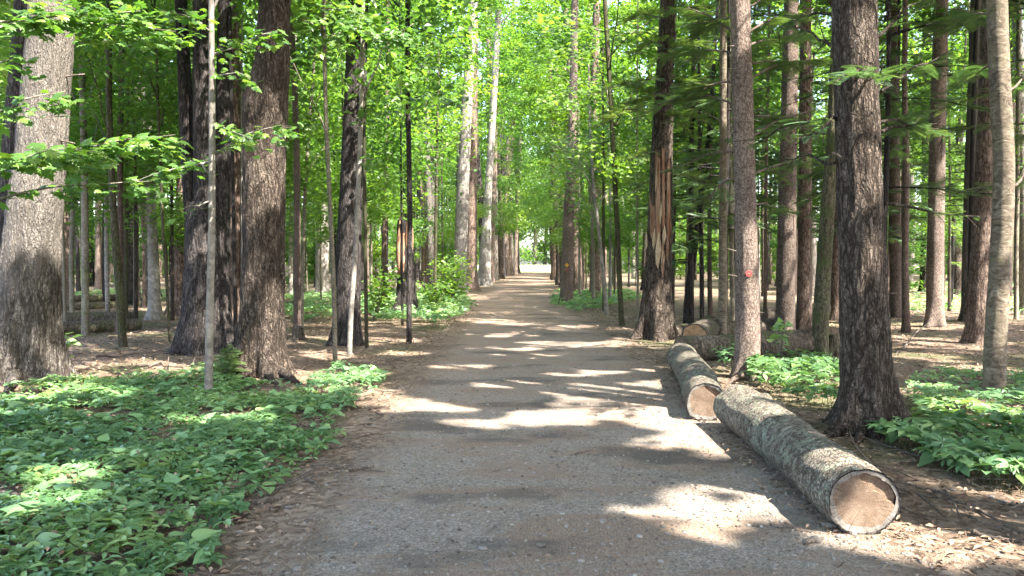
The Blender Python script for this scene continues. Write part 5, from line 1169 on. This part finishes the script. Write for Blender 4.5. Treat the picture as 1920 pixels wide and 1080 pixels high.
def gravel():
    r = np.random.default_rng(23); parts = []; tt = []
    for k, (V, Fp) in enumerate(PEB):
        n = 2700; y = 2.8 + 9.5 * r.uniform(0, 1, n) ** 1.6; x = path_c(y) + r.uniform(-1, 1, n) * (path_hw(y) + .1)
        sc = .004 + .017 * r.uniform(0, 1, n) ** 3.4; pos = np.stack([x, y, on_path(x, y) + sc * .1], 1); nv = np.stack([r.normal(0, .15, n), r.normal(0, .15, n), np.ones(n)], 1)
        v, f, t = scatter_arrays(V, Fp, pos, frames(nv, r.uniform(0, 6.28, n)), sc, np.clip(r.normal(.5, .25, n), 0, 1)); parts.append((v, [f])); tt.append(t)
    v, f = join_arrays(parts); o = link('gravel', mesh_np('gravel', v, f, M_STONE, True, {'tint': np.concatenate(tt)})); tag(o, 'loose grey gravel spread over the near path', 'gravel', kind='stuff')
    meshes = [mesh_np('stone', V, Fp, M_STONE, True, {'tint': np.full(len(V), t)}) for (V, Fp) in PEB for t in (.35, .7, .95)]
    spots = [(1600, 1005, .045), (1555, 990, .05), (1530, 1020, .05), (1575, 1012, .035), (1640, 1012, .03), (595, 980, .025), (680, 945, .022), (640, 930, .022), (830, 885, .018), (560, 1072, .04), (450, 1000, .025), (880, 945, .025), (1015, 1030, .03), (800, 1045, .02), (1560, 905, .03), (1495, 870, .028), (1460, 850, .03), (1785, 920, .03), (1880, 945, .04), (1860, 935, .035), (960, 990, .02), (1130, 985, .02), (1210, 905, .018), (700, 800, .03), (690, 790, .035), (735, 785, .03), (1340, 900, .02), (1090, 1060, .025), (1240, 1060, .022), (1390, 1050, .02), (905, 1035, .03), (545, 955, .04), (1500, 1040, .03)]
    for i, (px, py, s) in enumerate(spots):
        p = px_ground(px, py); o = link('stone', meshes[int(r.integers(len(meshes)))]); o.location = (p[0], p[1], float(on_path(p[0], p[1])) + s * .12); o.scale = (s, s, s); o.rotation_euler = (0, 0, r.uniform(0, 6.28))
        tag(o, 'small grey stone beside the near log' if px > 1440 else 'small grey stone lying on the near path', 'stone', 'stones by the near log' if px > 1440 else 'stones on the near path')
gravel()
def stick(label, a, b, r0, seed, za=0.0, zb=0.0, jit=.02, twigs=0, group=None, name='stick'):
    p = px_ground(*a); q = px_ground(*b); p[2] = gz(p[0], p[1]) + r0 * .7 + .02 + za; q[2] = gz(q[0], q[1]) + r0 * .5 + .02 + zb
    root = empty(name, p); tag(root, label, 'stick', group)
    c = curve_pts((0, 0, 0), q - p, 10, 0, jit, seed); sh = link('shaft', mesh_np('shaft', *tube_arrays(c, np.linspace(r0, r0 * .45, 10), 8, True, .15, seed), M_STICK), root)
    rr = np.random.default_rng(seed)
    for k in range(twigs):
        i = int(rr.integers(3, 8)); d = (c[-1] - c[0]); e = c[i] + d * rr.uniform(.12, .3) + np.cross(d, (0, 0, 1)) * rr.uniform(-.3, .3); e[2] += rr.uniform(0, .03)
        link('twig', mesh_np('twig', *tube_arrays(curve_pts(c[i], e, 5, 0, .01, seed + k), np.linspace(r0 * .5, r0 * .2, 5), 6), M_STICK), sh)
for i, t in enumerate([
    ('short thick stick lying at the left side of the path', (655, 889), (702, 881), .016, 0, 0, .004, 0), ('curved twig at the path edge near the left green carpet', (566, 905), (632, 936), .009, 0, 0, .04, 1), ('thin dark twig in the middle of the path', (920, 891), (958, 884), .006, 0, 0, .01, 0),
    ('thin twig left of the path below the sunlit herbs', (618, 845), (680, 842), .008, 0, 0, .02, 2), ('long thin switch leaning over the sawn end of the near log', (1590, 815), (1702, 1002), .008, .02, 0, .03, 0), ('bent twig in the sunlit gravel right of the near log', (1815, 978), (1900, 1008), .007, 0, .02, .03, 1),
    ('long straight twig on the gravel before the near log', (1445, 990), (1525, 1006), .008, 0, 0, .015, 0), ('stub of broken branch beside the near log end', (1508, 1028), (1545, 1018), .018, 0, 0, .003, 0), ('leaning broken branch on the litter far right', (1690, 655), (1745, 618), .015, 0, .22, .02, 1),
    ('dead branch lying behind the left green carpet', (140, 716), (360, 712), .022, 0, 0, .05, 2), ('crooked dead branch near the foot of the forked tree', (280, 695), (345, 690), .022, 0, .03, .05, 1), ('short upright pale stick behind the left green carpet', (311, 716), (318, 690), .013, 0, .15, .01, 0), ('thin leaning stick against the forked tree', (352, 712), (376, 672), .010, 0, .25, .01, 0),
    ('stick at the edge of the left green carpet', (430, 880), (515, 858), .012, 0, 0, .03, 1), ('half buried stick at the path edge left', (478, 950), (530, 940), .018, 0, 0, .01, 0), ('small dark twig near the bottom of the path', (838, 1019), (860, 1025), .008, 0, 0, .004, 0),
    ('twig lying on the path beside the sunlit strip', (1070, 858), (1110, 850), .006, 0, 0, .01, 0), ('dead branch on the litter right of the broken pine', (1270, 640), (1330, 622), .02, 0, .05, .03, 2), ('forked branch on the ground behind the thick dark pine', (1720, 700), (1790, 690), .015, 0, .05, .04, 2), ('dry branch at the right edge of the picture', (1830, 1010), (1930, 1020), .016, 0, 0, .03, 2),
    ('branch on the forest floor between the left trunks', (560, 668), (640, 660), .018, 0, .02, .04, 2), ('low branch lying among the left saplings', (180, 675), (260, 668), .02, 0, .02, .04, 2), ('branch lying in front of the massive grey trunk', (60, 738), (150, 722), .02, 0, 0, .04, 1), ('thin branch in the litter right of the dark straight trunk', (690, 690), (760, 672), .012, 0, 0, .03, 1)]):
    lab, a, b, r0, za, zb, jit, tw = t; stick(lab, a, b, r0, 900 + i, za, zb, jit, tw)
# small litter sticks in the woods too many to tell apart
def twig_litter():
    r = np.random.default_rng(91); parts = []
    for k in range(900):
        y = 5 + 22 * r.uniform() ** 1.1; x = r.uniform(-1, 1) * (.7 * y)
        if abs(x - float(path_c(y))) < 1.7: continue
        a = r.uniform(0, 6.28); L = r.uniform(.12, .7); z = gz(x, y) + .02; e = (x + math.cos(a) * L, y + math.sin(a) * L, gz(x + math.cos(a) * L, y + math.sin(a) * L) + .02 + r.uniform(0, .05))
        parts.append(tube_arrays(curve_pts((x, y, z), e, 5, 0, .02, k), np.linspace(1, .4, 5) * r.uniform(.004, .012), 5, False))
    v, f = join_arrays(parts); o = link('fallen_twigs', mesh_np('fallen_twigs', v, f, M_STICK)); tag(o, 'small dry twigs littering the forest floor', 'twigs', kind='stuff')
twig_litter()
